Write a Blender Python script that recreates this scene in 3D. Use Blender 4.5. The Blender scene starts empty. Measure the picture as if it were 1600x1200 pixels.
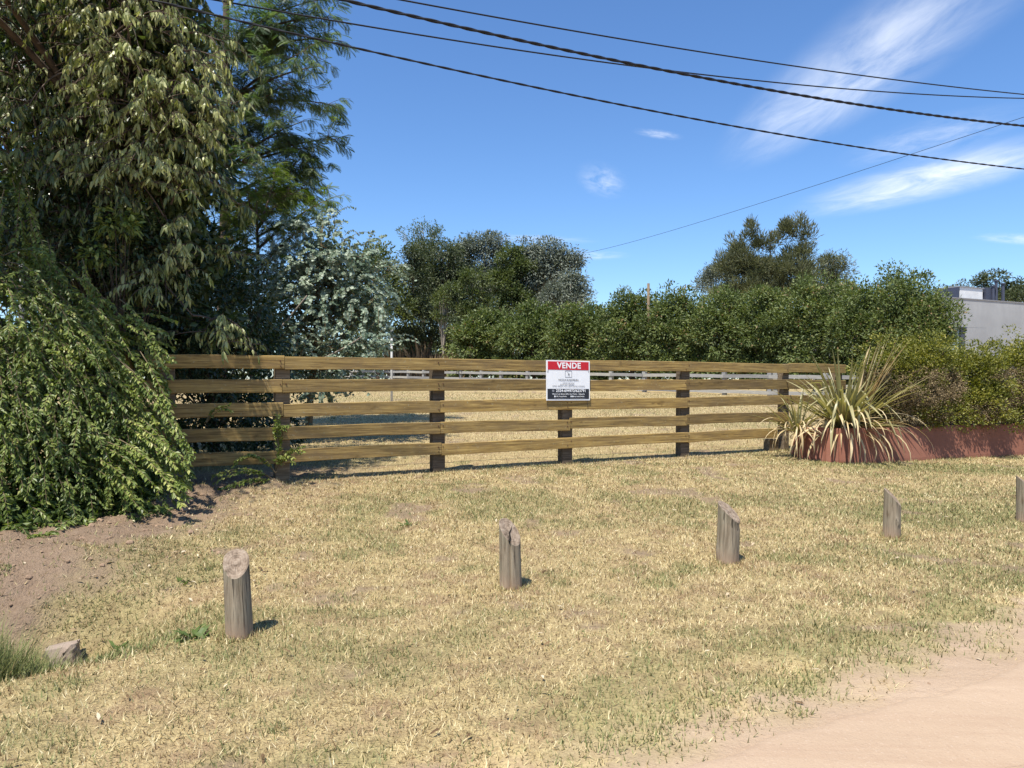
import bpy, math
import numpy as np
from mathutils import Vector, Matrix

# ------------------------------------------------------------------ camera, sky, sun, exposure
SC = bpy.context.scene
COL = SC.collection
F = 1155.0            # focal length in pixels of the 1600 px photograph
EYE = 1.6
HOR = 592.0
cam_d = bpy.data.cameras.new('camera')
cam = bpy.data.objects.new('camera', cam_d)
COL.objects.link(cam)
cam_d.sensor_width = 36.0
cam_d.lens = F / 1600 * 36.0
cam_d.clip_start = 0.05
cam_d.clip_end = 3000
cam.location = (0, 0, EYE)
cam.rotation_euler = (math.radians(90 - 0.4), 0, 0)
SC.camera = cam

SUN_EL = math.radians(64)
SUN_H = Vector((0.52, 0.854, 0)).normalized()       # where the light travels
world = bpy.data.worlds.new('World')
SC.world = world
world.use_nodes = True
wn, wl = world.node_tree.nodes, world.node_tree.links
wn.clear()
w_out = wn.new('ShaderNodeOutputWorld')
w_bg = wn.new('ShaderNodeBackground')
w_bg.inputs['Strength'].default_value = 0.12
sky = wn.new('ShaderNodeTexSky')
sky.sky_type = 'NISHITA'
sky.sun_disc = False
sky.sun_elevation = SUN_EL
sky.sun_rotation = math.atan2(-SUN_H.x, -SUN_H.y)
sky.air_density = 1.0
sky.dust_density = 0.25
sky.ozone_density = 3.0
tc = wn.new('ShaderNodeTexCoord')
sep = wn.new('ShaderNodeSeparateXYZ')
wl.new(tc.outputs['Generated'], sep.inputs[0])


def wmath(op, a, b=None, c=None):
    n = wn.new('ShaderNodeMath')
    n.operation = op
    for i, v in enumerate((a, b, c)):
        if v is None:
            continue
        if isinstance(v, (int, float)):
            n.inputs[i].default_value = v
        else:
            wl.new(v, n.inputs[i])
    return n.outputs[0]


zc = wmath('MAXIMUM', sep.outputs['Z'], 0.02)
comb = wn.new('ShaderNodeCombineXYZ')          # a point on the cirrus layer overhead
wl.new(wmath('DIVIDE', sep.outputs['X'], zc), comb.inputs[0])
wl.new(wmath('DIVIDE', sep.outputs['Y'], zc), comb.inputs[1])


def cirrus(cx, cy, dx, dy, hl, hw, k, seed, dens=0.36):
    mp = wn.new('ShaderNodeMapping')
    mp.vector_type = 'TEXTURE'
    mp.inputs['Location'].default_value = (cx, cy, 0)
    mp.inputs['Rotation'].default_value = (0, 0, math.atan2(dy, dx))
    mp.inputs['Scale'].default_value = (hl, hw, 1)
    wl.new(comb.outputs[0], mp.inputs['Vector'])
    ln = wn.new('ShaderNodeVectorMath')
    ln.operation = 'LENGTH'
    wl.new(mp.outputs[0], ln.inputs[0])
    mr = wn.new('ShaderNodeMapRange')
    mr.interpolation_type = 'SMOOTHSTEP'
    mr.inputs['From Min'].default_value = 1.0
    mr.inputs['From Max'].default_value = 0.05
    wl.new(ln.outputs['Value'], mr.inputs['Value'])
    mp2 = wn.new('ShaderNodeMapping')
    mp2.inputs['Location'].default_value = (seed, seed * 0.37, seed)
    mp2.inputs['Scale'].default_value = (1.5, 1.1, 1)
    wl.new(mp.outputs[0], mp2.inputs['Vector'])
    nz = wn.new('ShaderNodeTexNoise')
    nz.inputs['Scale'].default_value = 1.7
    nz.inputs['Detail'].default_value = 9
    nz.inputs['Roughness'].default_value = 0.62
    nz.inputs['Distortion'].default_value = 0.5
    wl.new(mp2.outputs[0], nz.inputs['Vector'])
    m2 = wn.new('ShaderNodeMapRange')
    m2.inputs['From Min'].default_value = dens
    m2.inputs['From Max'].default_value = 0.78
    wl.new(nz.outputs['Fac'], m2.inputs['Value'])
    return wmath('MULTIPLY', wmath('MULTIPLY', mr.outputs[0], m2.outputs[0]), k)


CL = [(1.12, 2.5, -0.06, 1.45, 1.15, 0.30, 0.80, 3.1, 0.26),
      (2.1, 3.75, -0.47, 1.34, 1.0, 0.46, 1.1, 7.7, 0.24),
      (1.75, 3.1, -0.3, 1.0, 0.5, 0.30, 0.42, 12.3, 0.33),
      (0.46, 3.76, 0.25, 1.0, 0.42, 0.14, 0.5, 5.2, 0.34),
      (0.60, 3.03, 0.9, 0.5, 0.14, 0.06, 0.5, 1.9, 0.30),
      (0.66, 6.0, 0.9, 0.2, 0.35, 0.28, 0.5, 9.4, 0.30),
      (0.2, 5.3, 0.9, 0.2, 0.5, 0.2, 0.4, 2.7, 0.34),
      (3.62, 5.3, 0.8, 0.4, 0.5, 0.2, 0.6, 14.1, 0.3),
      (-2.2, 2.4, 0.5, 1.2, 1.2, 0.3, 0.4, 21.1, 0.34),
      (1.6, -2.4, 0.5, 1.2, 1.4, 0.4, 0.6, 25.1, 0.3),
      (-1.9, -3.6, -0.3, 1.2, 1.2, 0.4, 0.6, 31.1, 0.3)]
acc = None
for c in CL:
    v = cirrus(*c)
    acc = v if acc is None else wmath('ADD', acc, v)
acc = wmath('MINIMUM', acc, 0.85)
hs = wn.new('ShaderNodeHueSaturation')
hs.inputs['Saturation'].default_value = 1.08
hs.inputs['Value'].default_value = 1.0
wl.new(sky.outputs[0], hs.inputs['Color'])
mix = wn.new('ShaderNodeMix')
mix.data_type = 'RGBA'
wl.new(acc, mix.inputs[0])
tint = wn.new('ShaderNodeMix')
tint.data_type = 'RGBA'
tint.blend_type = 'MULTIPLY'
tint.inputs[0].default_value = 1.0
tint.inputs[7].default_value = (.74, .88, 1.05, 1)
wl.new(hs.outputs[0], tint.inputs[6])
wl.new(tint.outputs[2], mix.inputs[6])
mix.inputs[7].default_value = (6.6, 6.9, 7.4, 1)
wl.new(mix.outputs[2], w_bg.inputs['Color'])
wl.new(w_bg.outputs[0], w_out.inputs[0])

sun_d = bpy.data.lights.new('sun', 'SUN')
sun_d.energy = 5.0
sun_d.angle = math.radians(0.53)
sun_d.color = (1.0, 0.955, 0.87)
sun = bpy.data.objects.new('sun', sun_d)
COL.objects.link(sun)
sun.location = (-10, -20, 30)
sd = Vector((SUN_H.x * math.cos(SUN_EL), SUN_H.y * math.cos(SUN_EL), -math.sin(SUN_EL)))
sun.rotation_euler = sd.to_track_quat('-Z', 'Y').to_euler()

vs = SC.view_settings
vs.view_transform = 'Standard'
vs.look = 'None'
vs.exposure = 0.6
vs.gamma = 1.0
vs.use_curve_mapping = False
SC.cycles.use_denoising = True
SC.cycles.max_bounces = 7
SC.cycles.transparent_max_bounces = 8

# ------------------------------------------------------------------ helpers
rng = np.random.default_rng(11)


def P(px, py, d):
    return np.array([(px - 800) / F * d, d, EYE + (HOR - py) / F * d])


def norm(a):
    a = np.asarray(a, float)
    return a / np.maximum(np.linalg.norm(a, axis=-1, keepdims=True), 1e-9)


def smooth(a, b, x):
    t = np.clip((x - a) / (b - a), 0, 1)
    return t * t * (3 - 2 * t)


def vnoise(x, y, seed=0):
    x = np.asarray(x, float); y = np.asarray(y, float)
    xi = np.floor(x).astype(np.int64); yi = np.floor(y).astype(np.int64)
    xf = x - xi; yf = y - yi
    xf = xf * xf * (3 - 2 * xf); yf = yf * yf * (3 - 2 * yf)

    def h(a, b):
        n = (a * 374761393 + b * 668265263 + seed * 974634777) & 0x7fffffff
        n = ((n ^ (n >> 13)) * 1274126177) & 0x7fffffff
        n = ((n ^ (n >> 16)) * 1597334677) & 0x7fffffff
        return ((n ^ (n >> 15)) & 0xffffff) / float(0xffffff)
    return (h(xi, yi) * (1 - xf) + h(xi + 1, yi) * xf) * (1 - yf) + (h(xi, yi + 1) * (1 - xf) + h(xi + 1, yi + 1) * xf) * yf


def fbm(x, y, seed=0, oct=4):
    s = 0; a = 0.5; t = 0
    for o in range(oct):
        s = s + a * vnoise(x * 2 ** o + 17.3 * o, y * 2 ** o - 9.1 * o, seed + o); t += a; a *= 0.55
    return s / t


class MB:
    """collects vertices, faces and one random number per vertex"""
    def __init__(self):
        self.V = []; self.F = []; self.R = []; self.n = 0

    def add(self, V, faces, r=None):
        V = np.asarray(V, float).reshape(-1, 3)
        self.V.append(V)
        for f in faces:
            f = np.asarray(f, np.int64)
            if f.size:
                self.F.append(f + self.n)
        self.R.append(np.full(len(V), 0.5) if r is None else np.broadcast_to(np.asarray(r, float), (len(V),)))
        self.n += len(V)

    def box(self, lo, hi):
        x0, y0, z0 = lo; x1, y1, z1 = hi
        V = [(x0, y0, z0), (x1, y0, z0), (x1, y1, z0), (x0, y1, z0), (x0, y0, z1), (x1, y0, z1), (x1, y1, z1), (x0, y1, z1)]
        self.add(V, [[(0, 3, 2, 1), (4, 5, 6, 7), (0, 1, 5, 4), (1, 2, 6, 5), (2, 3, 7, 6), (3, 0, 4, 7)]])

    def tube(self, path, radii, sides=6, cap=True, r=None):
        path = np.asarray(path, float); n = len(path)
        radii = np.broadcast_to(np.asarray(radii, float), (n,))
        tg = norm(np.gradient(path, axis=0))
        up = np.array([0, 0, 1.0]) if abs(tg[0][2]) < 0.9 else np.array([1.0, 0, 0])
        a = norm(np.cross(tg, up)); b = np.cross(tg, a)
        th = np.linspace(0, 2 * np.pi, sides, endpoint=False)
        V = path[:, None] + radii[:, None, None] * (np.cos(th)[None, :, None] * a[:, None] + np.sin(th)[None, :, None] * b[:, None])
        i = np.arange(n - 1)[:, None] * sides; j = np.arange(sides)[None]; k = (j + 1) % sides
        Fq = np.stack([i + j, i + k, i + sides + k, i + sides + j], -1).reshape(-1, 4)
        fs = [Fq]
        V = V.reshape(-1, 3)
        if cap:
            V = np.vstack([V, path[:1], path[-1:]])
            c0, c1 = n * sides, n * sides + 1
            jj = np.arange(sides); kk = (jj + 1) % sides
            fs.append(np.stack([np.full(sides, c0), kk, jj], -1))
            fs.append(np.stack([np.full(sides, c1), (n - 1) * sides + jj, (n - 1) * sides + kk], -1))
        self.add(V, fs, r)

    def leaves(self, T, TF, pos, ax, nr, ln, wd, r):
        """instance template T (m,3) with faces TF at pos, axis ax, normal hint nr, length ln, width wd"""
        ax = norm(ax); b = norm(np.cross(nr, ax)); c = np.cross(ax, b)
        N = len(pos); m = len(T)
        ln = np.broadcast_to(ln, (N,)); wd = np.broadcast_to(wd, (N,))
        V = pos[:, None] + T[None, :, 0, None] * ln[:, None, None] * ax[:, None] \
            + T[None, :, 1, None] * wd[:, None, None] * b[:, None] + T[None, :, 2, None] * ln[:, None, None] * c[:, None]
        off = (np.arange(N) * m)[:, None, None]
        self.add(V.reshape(-1, 3), [(np.asarray(f)[None] + off).reshape(-1, len(f[0])) for f in TF], np.repeat(r, m))

    def build(self, name, material, parent=None, origin=(0, 0, 0), smooth_shade=False):
        me = bpy.data.meshes.new(name)
        V = np.concatenate(self.V) - np.asarray(origin, float)
        me.vertices.add(len(V)); me.vertices.foreach_set('co', V.astype(np.float32).ravel())
        sizes = np.concatenate([np.full(len(f), f.shape[1]) for f in self.F])
        loops = np.concatenate([f.ravel() for f in self.F])
        me.loops.add(len(loops)); me.loops.foreach_set('vertex_index', loops.astype(np.int32))
        me.polygons.add(len(sizes))
        me.polygons.foreach_set('loop_start', (np.cumsum(sizes) - sizes).astype(np.int32))
        me.polygons.foreach_set('use_smooth', np.full(len(sizes), smooth_shade))
        at = me.attributes.new('rnd', 'FLOAT', 'POINT')
        at.data.foreach_set('value', np.concatenate(self.R).astype(np.float32))
        me.update(calc_edges=True)
        me.materials.append(material)
        o = bpy.data.objects.new(name, me)
        COL.objects.link(o)
        if parent is not None:
            o.parent = parent
        return o


# leaf shapes: x along the leaf, y across, z lifts it
T_RHOMB = np.array([(0, 0, 0), (.42, .5, .07), (1, 0, -.04), (.42, -.5, .07)]); F_RHOMB = [[(0, 1, 2), (0, 2, 3)]]
T_LANCE = np.array([(0, 0, 0), (.28, .5, .05), (.28, -.5, .05), (.66, .4, .0), (.66, -.4, .0), (1, 0, -.16)])
F_LANCE = [[(0, 2, 1), (3, 4, 5)], [(1, 2, 4, 3)]]
T_DISC = np.array([(0, 0, 0), (.25, .45, .05), (.7, .42, .05), (1, 0, 0), (.7, -.42, .05), (.25, -.45, .05)])
F_DISC = [[(0, 1, 2, 3), (0, 3, 4, 5)]]
_fv, _ff = [], []
for _i in range(9):
    _x = 0.1 + _i * 0.1
    _l = 0.30 * math.sin(0.5 + 2.2 * (_i + 1) / 10)
    for _s in (-1, 1):
        _n = len(_fv)
        _fv += [(_x, 0, -_x * _x * .25), (_x + .03 + _l * .3, _s * _l * .5, -.05 * _l - _x * _x * .25 - .04), (_x + _l * .45, _s * _l, -_x * _x * .25 - .09), (_x + _l * .12, _s * _l * .55, -_x * _x * .25 - .05)]
        _ff.append((_n, _n + 1, _n + 2, _n + 3))
T_FROND = np.array(_fv); F_FROND = [_ff]


def bez(p0, p1, p2, n=8):
    t = np.linspace(0, 1, n)[:, None]
    return (1 - t) ** 2 * np.asarray(p0) + 2 * t * (1 - t) * np.asarray(p1) + t * t * np.asarray(p2)


def rand_dirs(n, r):
    return norm(r.normal(size=(n, 3)))


def tag(o, label=None, cat=None, group=None, kind=None):
    if label: o['label'] = label
    if cat: o['category'] = cat
    if group: o['group'] = group
    if kind: o['kind'] = kind
    return o


def empty(name, loc, label=None, cat=None, group=None, rz=0):
    o = bpy.data.objects.new(name, None)
    o.empty_display_size = 0.2
    o.location = loc
    o.rotation_euler = (0, 0, rz)
    COL.objects.link(o)
    return tag(o, label, cat, group)


# ------------------------------------------------------------------ materials
class NT:
    def __init__(self, name):
        self.m = bpy.data.materials.new(name); self.m.use_nodes = True
        self.n = self.m.node_tree.nodes; self.l = self.m.node_tree.links
        self.n.clear()
        self.out = self.n.new('ShaderNodeOutputMaterial')

    def node(self, t, ins=None, **kw):
        n = self.n.new(t)
        for k, v in kw.items():
            setattr(n, k, v)
        for k, v in (ins or {}).items():
            self.put(n.inputs[k], v)
        return n

    def put(self, sock, v):
        if isinstance(v, bpy.types.NodeSocket):
            self.l.new(v, sock)
        else:
            sock.default_value = v

    def math(self, op, a, b=0.0):
        n = self.n.new('ShaderNodeMath'); n.operation = op
        self.put(n.inputs[0], a); self.put(n.inputs[1], b)
        return n.outputs[0]

    def ramp(self, fac, stops):
        n = self.n.new('ShaderNodeValToRGB')
        while len(n.color_ramp.elements) < len(stops):
            n.color_ramp.elements.new(0.5)
        for e, (p, c) in zip(n.color_ramp.elements, stops):
            e.position = p
            e.color = (*c, 1) if len(c) == 3 else c
        self.put(n.inputs[0], fac)
        return n.outputs[0]

    def mix(self, fac, a, b, mode='MIX'):
        n = self.n.new('ShaderNodeMix'); n.data_type = 'RGBA'; n.blend_type = mode
        self.put(n.inputs[0], fac)
        for i, v in ((6, a), (7, b)):
            self.put(n.inputs[i], (*v, 1) if isinstance(v, tuple) and len(v) == 3 else v)
        return n.outputs[2]

    def noise(self, vec, scale, detail=4, rough=.55, dist=0.0):
        n = self.node('ShaderNodeTexNoise', {'Scale': scale, 'Detail': detail, 'Roughness': rough, 'Distortion': dist})
        if vec is not None:
            self.l.new(vec, n.inputs['Vector'])
        return n.outputs['Fac']

    def attr(self, name):
        return self.node('ShaderNodeAttribute', attribute_name=name).outputs['Fac']

    def map(self, vec, scale=(1, 1, 1), loc=(0, 0, 0)):
        n = self.node('ShaderNodeMapping', {'Scale': scale, 'Location': loc})
        self.l.new(vec, n.inputs['Vector'])
        return n.outputs[0]

    def coord(self, k='Object'):
        return self.node('ShaderNodeTexCoord').outputs[k]

    def pos(self):
        return self.node('ShaderNodeNewGeometry').outputs['Position']

    def bump(self, h, strength, dist):
        return self.node('ShaderNodeBump', {'Height': h, 'Strength': strength, 'Distance': dist}).outputs[0]

    def bsdf(self, col, rough=.8, nrm=None, spec=.3, metal=0):
        b = self.node('ShaderNodeBsdfPrincipled', {'Roughness': rough, 'Specular IOR Level': spec, 'Metallic': metal})
        self.put(b.inputs['Base Color'], (*col, 1) if isinstance(col, tuple) and len(col) == 3 else col)
        if nrm is not None:
            self.l.new(nrm, b.inputs['Normal'])
        return b.outputs[0]

    def done(self, sh):
        self.l.new(sh, self.out.inputs['Surface'])
        return self.m


def leaf_mat(name, stops, trans=.28, tcol=(1.5, 1.6, .7), rough=.5, spec=.35):
    m = NT(name)
    c = m.ramp(m.attr('rnd'), stops)
    b = m.bsdf(c, rough, None, spec)
    t = m.node('ShaderNodeBsdfTranslucent')
    m.l.new(m.mix(1.0, c, tcol, 'MULTIPLY'), t.inputs['Color'])
    mx = m.node('ShaderNodeMixShader', {0: trans})
    m.l.new(b, mx.inputs[1]); m.l.new(t.outputs[0], mx.inputs[2])
    return m.done(mx.outputs[0])


def bark_mat(name, a, b, scale=6):
    m = NT(name)
    v = m.map(m.coord('Object'), (1, 1, .2))
    f = m.noise(v, scale, 6, .7)
    return m.done(m.bsdf(m.ramp(f, [(.3, a), (.7, b)]), .9, m.bump(f, .6, .03)))


def plain_mat(name, col, rough=.6, spec=.3, var=.12, scale=8, metal=0):
    m = NT(name)
    f = m.noise(m.coord('Object'), scale, 5, .6)
    k = m.ramp(f, [(.25, (1 - var,) * 3), (.75, (1 + var,) * 3)])
    return m.done(m.bsdf(m.mix(1.0, col, k, 'MULTIPLY'), rough, None, spec, metal))


def soil_nodes(m, pos):
    f1 = m.noise(pos, 1.1, 6, .6); f2 = m.noise(pos, 14, 6, .65); f3 = m.noise(pos, 70, 3, .6)
    c = m.mix(f1, (.19, .13, .085), (.32, .222, .145))
    c = m.mix(m.math('MULTIPLY', m.ramp(f2, [(.35, (0, 0, 0)), (.65, (1, 1, 1))]), .6), c, (.33, .24, .165))
    c = m.mix(m.math('MULTIPLY', m.ramp(f3, [(.5, (0, 0, 0)), (.7, (1, 1, 1))]), .5), c, (.19, .13, .09))
    return c, f1, f2, f3


def dust_nodes(m, pos):
    f2 = m.noise(pos, 16, 6, .65); f3 = m.noise(pos, 90, 3, .6)
    v = m.node('ShaderNodeMapping', {'Rotation': (0, 0, -math.atan(.6)), 'Scale': (.22, 2.2, 1)})
    m.l.new(pos, v.inputs['Vector'])
    tr = m.noise(v.outputs[0], 1.4, 5, .6)          # wheel-polished bands run along the road
    c = m.ramp(tr, [(.3, (.37, .268, .18)), (.7, (.455, .34, .235))])
    v2 = m.node('ShaderNodeMapping', {'Rotation': (0, 0, -math.atan(.6)), 'Scale': (.35, 9, 1)})
    m.l.new(pos, v2.inputs['Vector'])
    st = m.noise(v2.outputs[0], 1.3, 6, .7, .3)
    c = m.mix(m.math('MULTIPLY', m.ramp(st, [(.50, (0, 0, 0)), (.70, (1, 1, 1))]), .4), c, (.34, .225, .15))
    c = m.mix(m.math('MULTIPLY', f2, .4), c, (.31, .205, .135))
    c = m.mix(m.math('MULTIPLY', m.ramp(f3, [(.60, (0, 0, 0)), (.72, (1, 1, 1))]), .45), c, (.52, .42, .33))
    c = m.mix(m.math('MULTIPLY', m.ramp(f3, [(.28, (1, 1, 1)), (.38, (0, 0, 0))]), .5), c, (.25, .17, .12))
    return c, f2, f3


def ground_material():
    m = NT('ground_turf_and_soil')
    pos = m.pos()
    green, bare, dust = m.attr('green'), m.attr('bare'), m.attr('dust')
    soil, f1, f2, f3 = soil_nodes(m, pos)
    dst, _, _ = dust_nodes(m, pos)
    fa = m.noise(pos, 9, 6, .7); fb = m.noise(pos, 45, 4, .7)
    straw = m.ramp(m.math('ADD', m.math('MULTIPLY', fa, .5), m.math('MULTIPLY', fb, .5)),
                   [(.3, (.19, .13, .07)), (.46, (.36, .27, .135)), (.60, (.53, .415, .205)), (.8, (.63, .51, .28))])
    grn = m.ramp(fb, [(.3, (.08, .09, .03)), (.7, (.22, .225, .08))])
    fd = m.noise(pos, 2.3, 6, .7)
    straw = m.mix(m.math('MULTIPLY', m.ramp(fd, [(.48, (0, 0, 0)), (.66, (1, 1, 1))]), .65), straw, (.27, .17, .105))   # dead brown thatch
    turf = m.mix(m.math('MULTIPLY', green, .6), straw, grn)
    c = m.mix(bare, turf, m.mix(dust, soil, dst))
    h = m.math('ADD', m.math('MULTIPLY', fb, .5), m.math('MULTIPLY', f3, .5))
    return m.done(m.bsdf(c, .95, m.bump(m.math('MULTIPLY', m.math('ADD', h, m.math('MULTIPLY', f2, m.math('MULTIPLY', bare, 1.4))), m.math('SUBTRACT', 1.0, m.math('MULTIPLY', dust, .7))), .9, .045), .1))


def road_material():
    m = NT('road_dirt')
    pos = m.pos()
    c, f2, f3 = dust_nodes(m, pos)
    h = m.math('ADD', m.math('MULTIPLY', f2, .6), m.math('MULTIPLY', f3, .4))
    return m.done(m.bsdf(c, .95, m.bump(h, .5, .02), .1))


def board_material(name, stops, lichen=(.42, .38, .24), rough=.85, lk=.5):
    m = NT(name)
    oc = m.coord('Object')
    oi = m.node('ShaderNodeObjectInfo').outputs['Random']
    va = m.node('ShaderNodeVectorMath', operation='ADD')
    m.l.new(oc, va.inputs[0])
    cb = m.node('ShaderNodeCombineXYZ')
    m.l.new(m.math('MULTIPLY', oi, 37.0), cb.inputs[0]); m.l.new(m.math('MULTIPLY', oi, 11.0), cb.inputs[2])
    m.l.new(cb.outputs[0], va.inputs[1])
    p = va.outputs[0]
    grain = m.noise(m.map(p, (1.2, 20, 38)), 1.6, 6, .65, .6)
    blotch = m.noise(m.map(p, (1.4, 3, 4.5)), 1.8, 5, .65, .4)
    spots = m.noise(p, 26, 4, .7)
    c = m.ramp(grain, [(.36, stops[0]), (.5, stops[1]), (.64, stops[2])])
    c = m.mix(m.ramp(blotch, [(.42, (0, 0, 0)), (.68, (.75, .75, .75))]), c, stops[3])
    c = m.mix(m.math('MULTIPLY', m.ramp(spots, [(.62, (0, 0, 0)), (.70, (1, 1, 1))]), lk), c, lichen)
    kn = m.noise(m.map(p, (3, 6, 7)), 1.1, 3, .5)
    c = m.mix(m.ramp(kn, [(.66, (0, 0, 0)), (.74, (.8, .8, .8))]), c, stops[0])
    c = m.mix(1.0, c, m.ramp(oi, [(0, (.72, .72, .74)), (.5, (1, 1, 1)), (1, (1.2, 1.17, 1.08))]), 'MULTIPLY')
    return m.done(m.bsdf(c, rough, m.bump(grain, .5, .006), .2))


M = {}
M['ground'] = ground_material()
M['road'] = road_material()
M['board'] = board_material('weathered_yellow_board', [(.13, .083, .032), (.30, .198, .068), (.43, .30, .115), (.19, .13, .064)], (.34, .30, .19), lk=.7)
M['post'] = board_material('dark_post_timber', [(.09, .065, .042), (.16, .12, .078), (.25, .20, .14), (.12, .09, .06)], (.3, .28, .22))
M['greyrail'] = board_material('grey_weathered_rail', [(.20, .19, .175), (.29, .28, .26), (.38, .365, .34), (.24, .23, .21)], (.5, .5, .46))
M['bark'] = bark_mat('brown_bark', (.05, .035, .025), (.15, .11, .08))
M['palebark'] = bark_mat('pale_bark', (.16, .13, .10), (.42, .36, .29))
M['stem'] = bark_mat('thin_stem', (.10, .075, .04), (.24, .18, .10), 20)
M['cable'] = plain_mat('black_cable', (.012, .012, .014), .55)


# ------------------------------------------------------------------ terrain
def band(x, y):
    return y - (5.57 + 0.48 * x)       # distance band measured from the line of bollards


def road_edge(x):
    return 2.58 + 0.600 * x + 0.10 * np.sin(x * 1.9) + 0.22 * (fbm(x * 1.1, x * 0 + 3.3, 41, 4) - .5)


def bare_mask(x, y):
    t = band(x, y)
    n = fbm(x * 1.3, y * 1.3, 5, 4) - .5
    n2 = fbm(x * 6, y * 6, 8, 3) - .5
    under = smooth(-2.25, -3.2, x - 0.16 * (y - 7) + n * 2.6 + n2 * 1.6) * smooth(.5, 1.6, t + n) * smooth(7.5, 6.2, t + n) * np.clip(.62 + n2 * 1.8 + n, .15, 1)
    bank = smooth(-2.75, -3.5, x + n * 1.6 + n2 * 1.0) * smooth(.7, 1.25, t + n * .8) * smooth(7.0, 6.0, t)
    edge = smooth(.58, .0, (y - road_edge(x)) * .854 + n * .9 + n2 * .5)
    fl = smooth(.5, .05, np.abs(t - 5.65 + n * .5)) * smooth(.0, .3, n + .1) * .5
    pat = smooth(.66, .76, fbm(x * 1.7 + 5, y * 1.7, 23, 4)) * .75
    return np.clip(np.maximum.reduce([under, bank, edge, fl, pat]), 0, 1)


def dust_mask(x, y):
    e = (y - road_edge(x)) * .854
    return smooth(1.0, .25, e + .5 * (fbm(x * 3, y * 3, 88, 3) - .5))


def green_mask(x, y):
    t = band(x, y)
    g = smooth(.54, .72, fbm(x * .75 + 3, y * 1.0 + 1, 14, 4)) * .55
    g = np.maximum(g, smooth(.60, .74, fbm(x * 2.6, y * 2.6, 15, 3)) * .6)
    g = np.maximum(g, smooth(1.5, .5, np.hypot((x - 5.3) / 1.6, (y - 8.6) / .8)) * (.4 + .7 * fbm(x * 3, y * 3, 3, 3)))
    g = np.maximum(g, smooth(1.4, .6, np.hypot((x - 7.5) / 3.2, (y - 12.0) / .45)) * .8)
    g = np.maximum(g, smooth(.5, .15, np.abs(t - .1)) * smooth(-1.7, -2.5, x) * .95)
    e = (y - road_edge(x)) * .854
    g = np.maximum(g, smooth(.75, .3, np.abs(e - .45)) * smooth(.46, .62, fbm(x * 1.9, y * 1.9, 77, 3)) * .7)
    g = np.maximum(g, .32 * smooth(1.5, 5, x) * smooth(.36, .6, fbm(x * 1.1 + 9, y * 1.6, 44, 4)))
    g = np.where(t > 6.5, np.maximum(g * .35, smooth(.55, .72, fbm(x * .3, y * .3, 31, 3)) * .35), g)
    g = np.maximum(g, smooth(-1.2, -2.6, x) * smooth(6.2, 6.8, t) * smooth(11, 8.5, t) * .6)
    return np.clip(g, 0, 1)


def terrain(x, y):
    x = np.asarray(x, float); y = np.asarray(y, float)
    t = band(x, y)
    z = 0.28 * smooth(.2, 5.6, t) + 0.0135 * np.clip(t - 5.5, 0, 72)
    ds = 1 / (1 + np.exp((x + 2.62) / .2))
    z = z - 0.62 * np.exp(-((t - .36) / np.where(t > .36, .85, .42)) ** 2) * ds
    z = z + 0.10 * np.exp(-((t - 2.35) / .7) ** 2) * smooth(-2.4, -3.6, x)
    near = smooth(40, 14, np.hypot(x, y))
    z = z + near * (.035 * (fbm(x * .9, y * .9, 2, 3) - .5))
    e = (y - road_edge(x)) * .854
    rd = smooth(.15, -.25, e)
    z = z * (1 - rd) - 0.03 * rd * smooth(.0, -.6, e) + .012 * rd * (fbm(x * 1.2, y * 2.2, 61, 3) - .5)
    b = bare_mask(x, y) * smooth(16, 9, np.hypot(x, y)) * (1 - rd)
    z = z + b * (.30 * (np.abs(fbm(x * 2.6, y * 2.6, 7, 5) - .5) - .06) * smooth(-1.6, -2.8, x) + .10 * (fbm(x * 6, y * 6, 9, 3) - .5) * smooth(-1.8, -2.6, x) + .015 * (fbm(x * 9, y * 9, 9, 3) - .5))
    return z


def axis(core0, core1, step, far0, far1, grow=1.22):
    a = list(np.arange(core0, core1, step))
    s = step
    while a[-1] < far1:
        s *= grow; a.append(a[-1] + s)
    s = step
    while a[0] > far0:
        s *= grow; a.insert(0, a[0] - s)
    return np.array(a)


gx = axis(-6.5, 9.5, .075, -900, 900, 1.12)
gy = axis(1.2, 14.0, .075, -300, 1500, 1.10)
GX, GY = np.meshgrid(gx, gy)
GZ = terrain(GX, GY)
nx, ny = len(gx), len(gy)
mb = MB()
ii = (np.arange(ny - 1)[:, None] * nx + np.arange(nx - 1)[None]).ravel()
mb.add(np.stack([GX, GY, GZ], -1).reshape(-1, 3), [np.stack([ii, ii + 1, ii + nx + 1, ii + nx], -1)])
ground = mb.build('ground', M['ground'], smooth_shade=True)
tag(ground, 'dry yellow lawn with green patches and bare soil', None, None, 'structure')
for nm, fn in (('green', green_mask), ('bare', bare_mask), ('dust', dust_mask)):
    at = ground.data.attributes.new(nm, 'FLOAT', 'POINT')
    at.data.foreach_set('value', fn(GX, GY).astype(np.float32).ravel())

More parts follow.
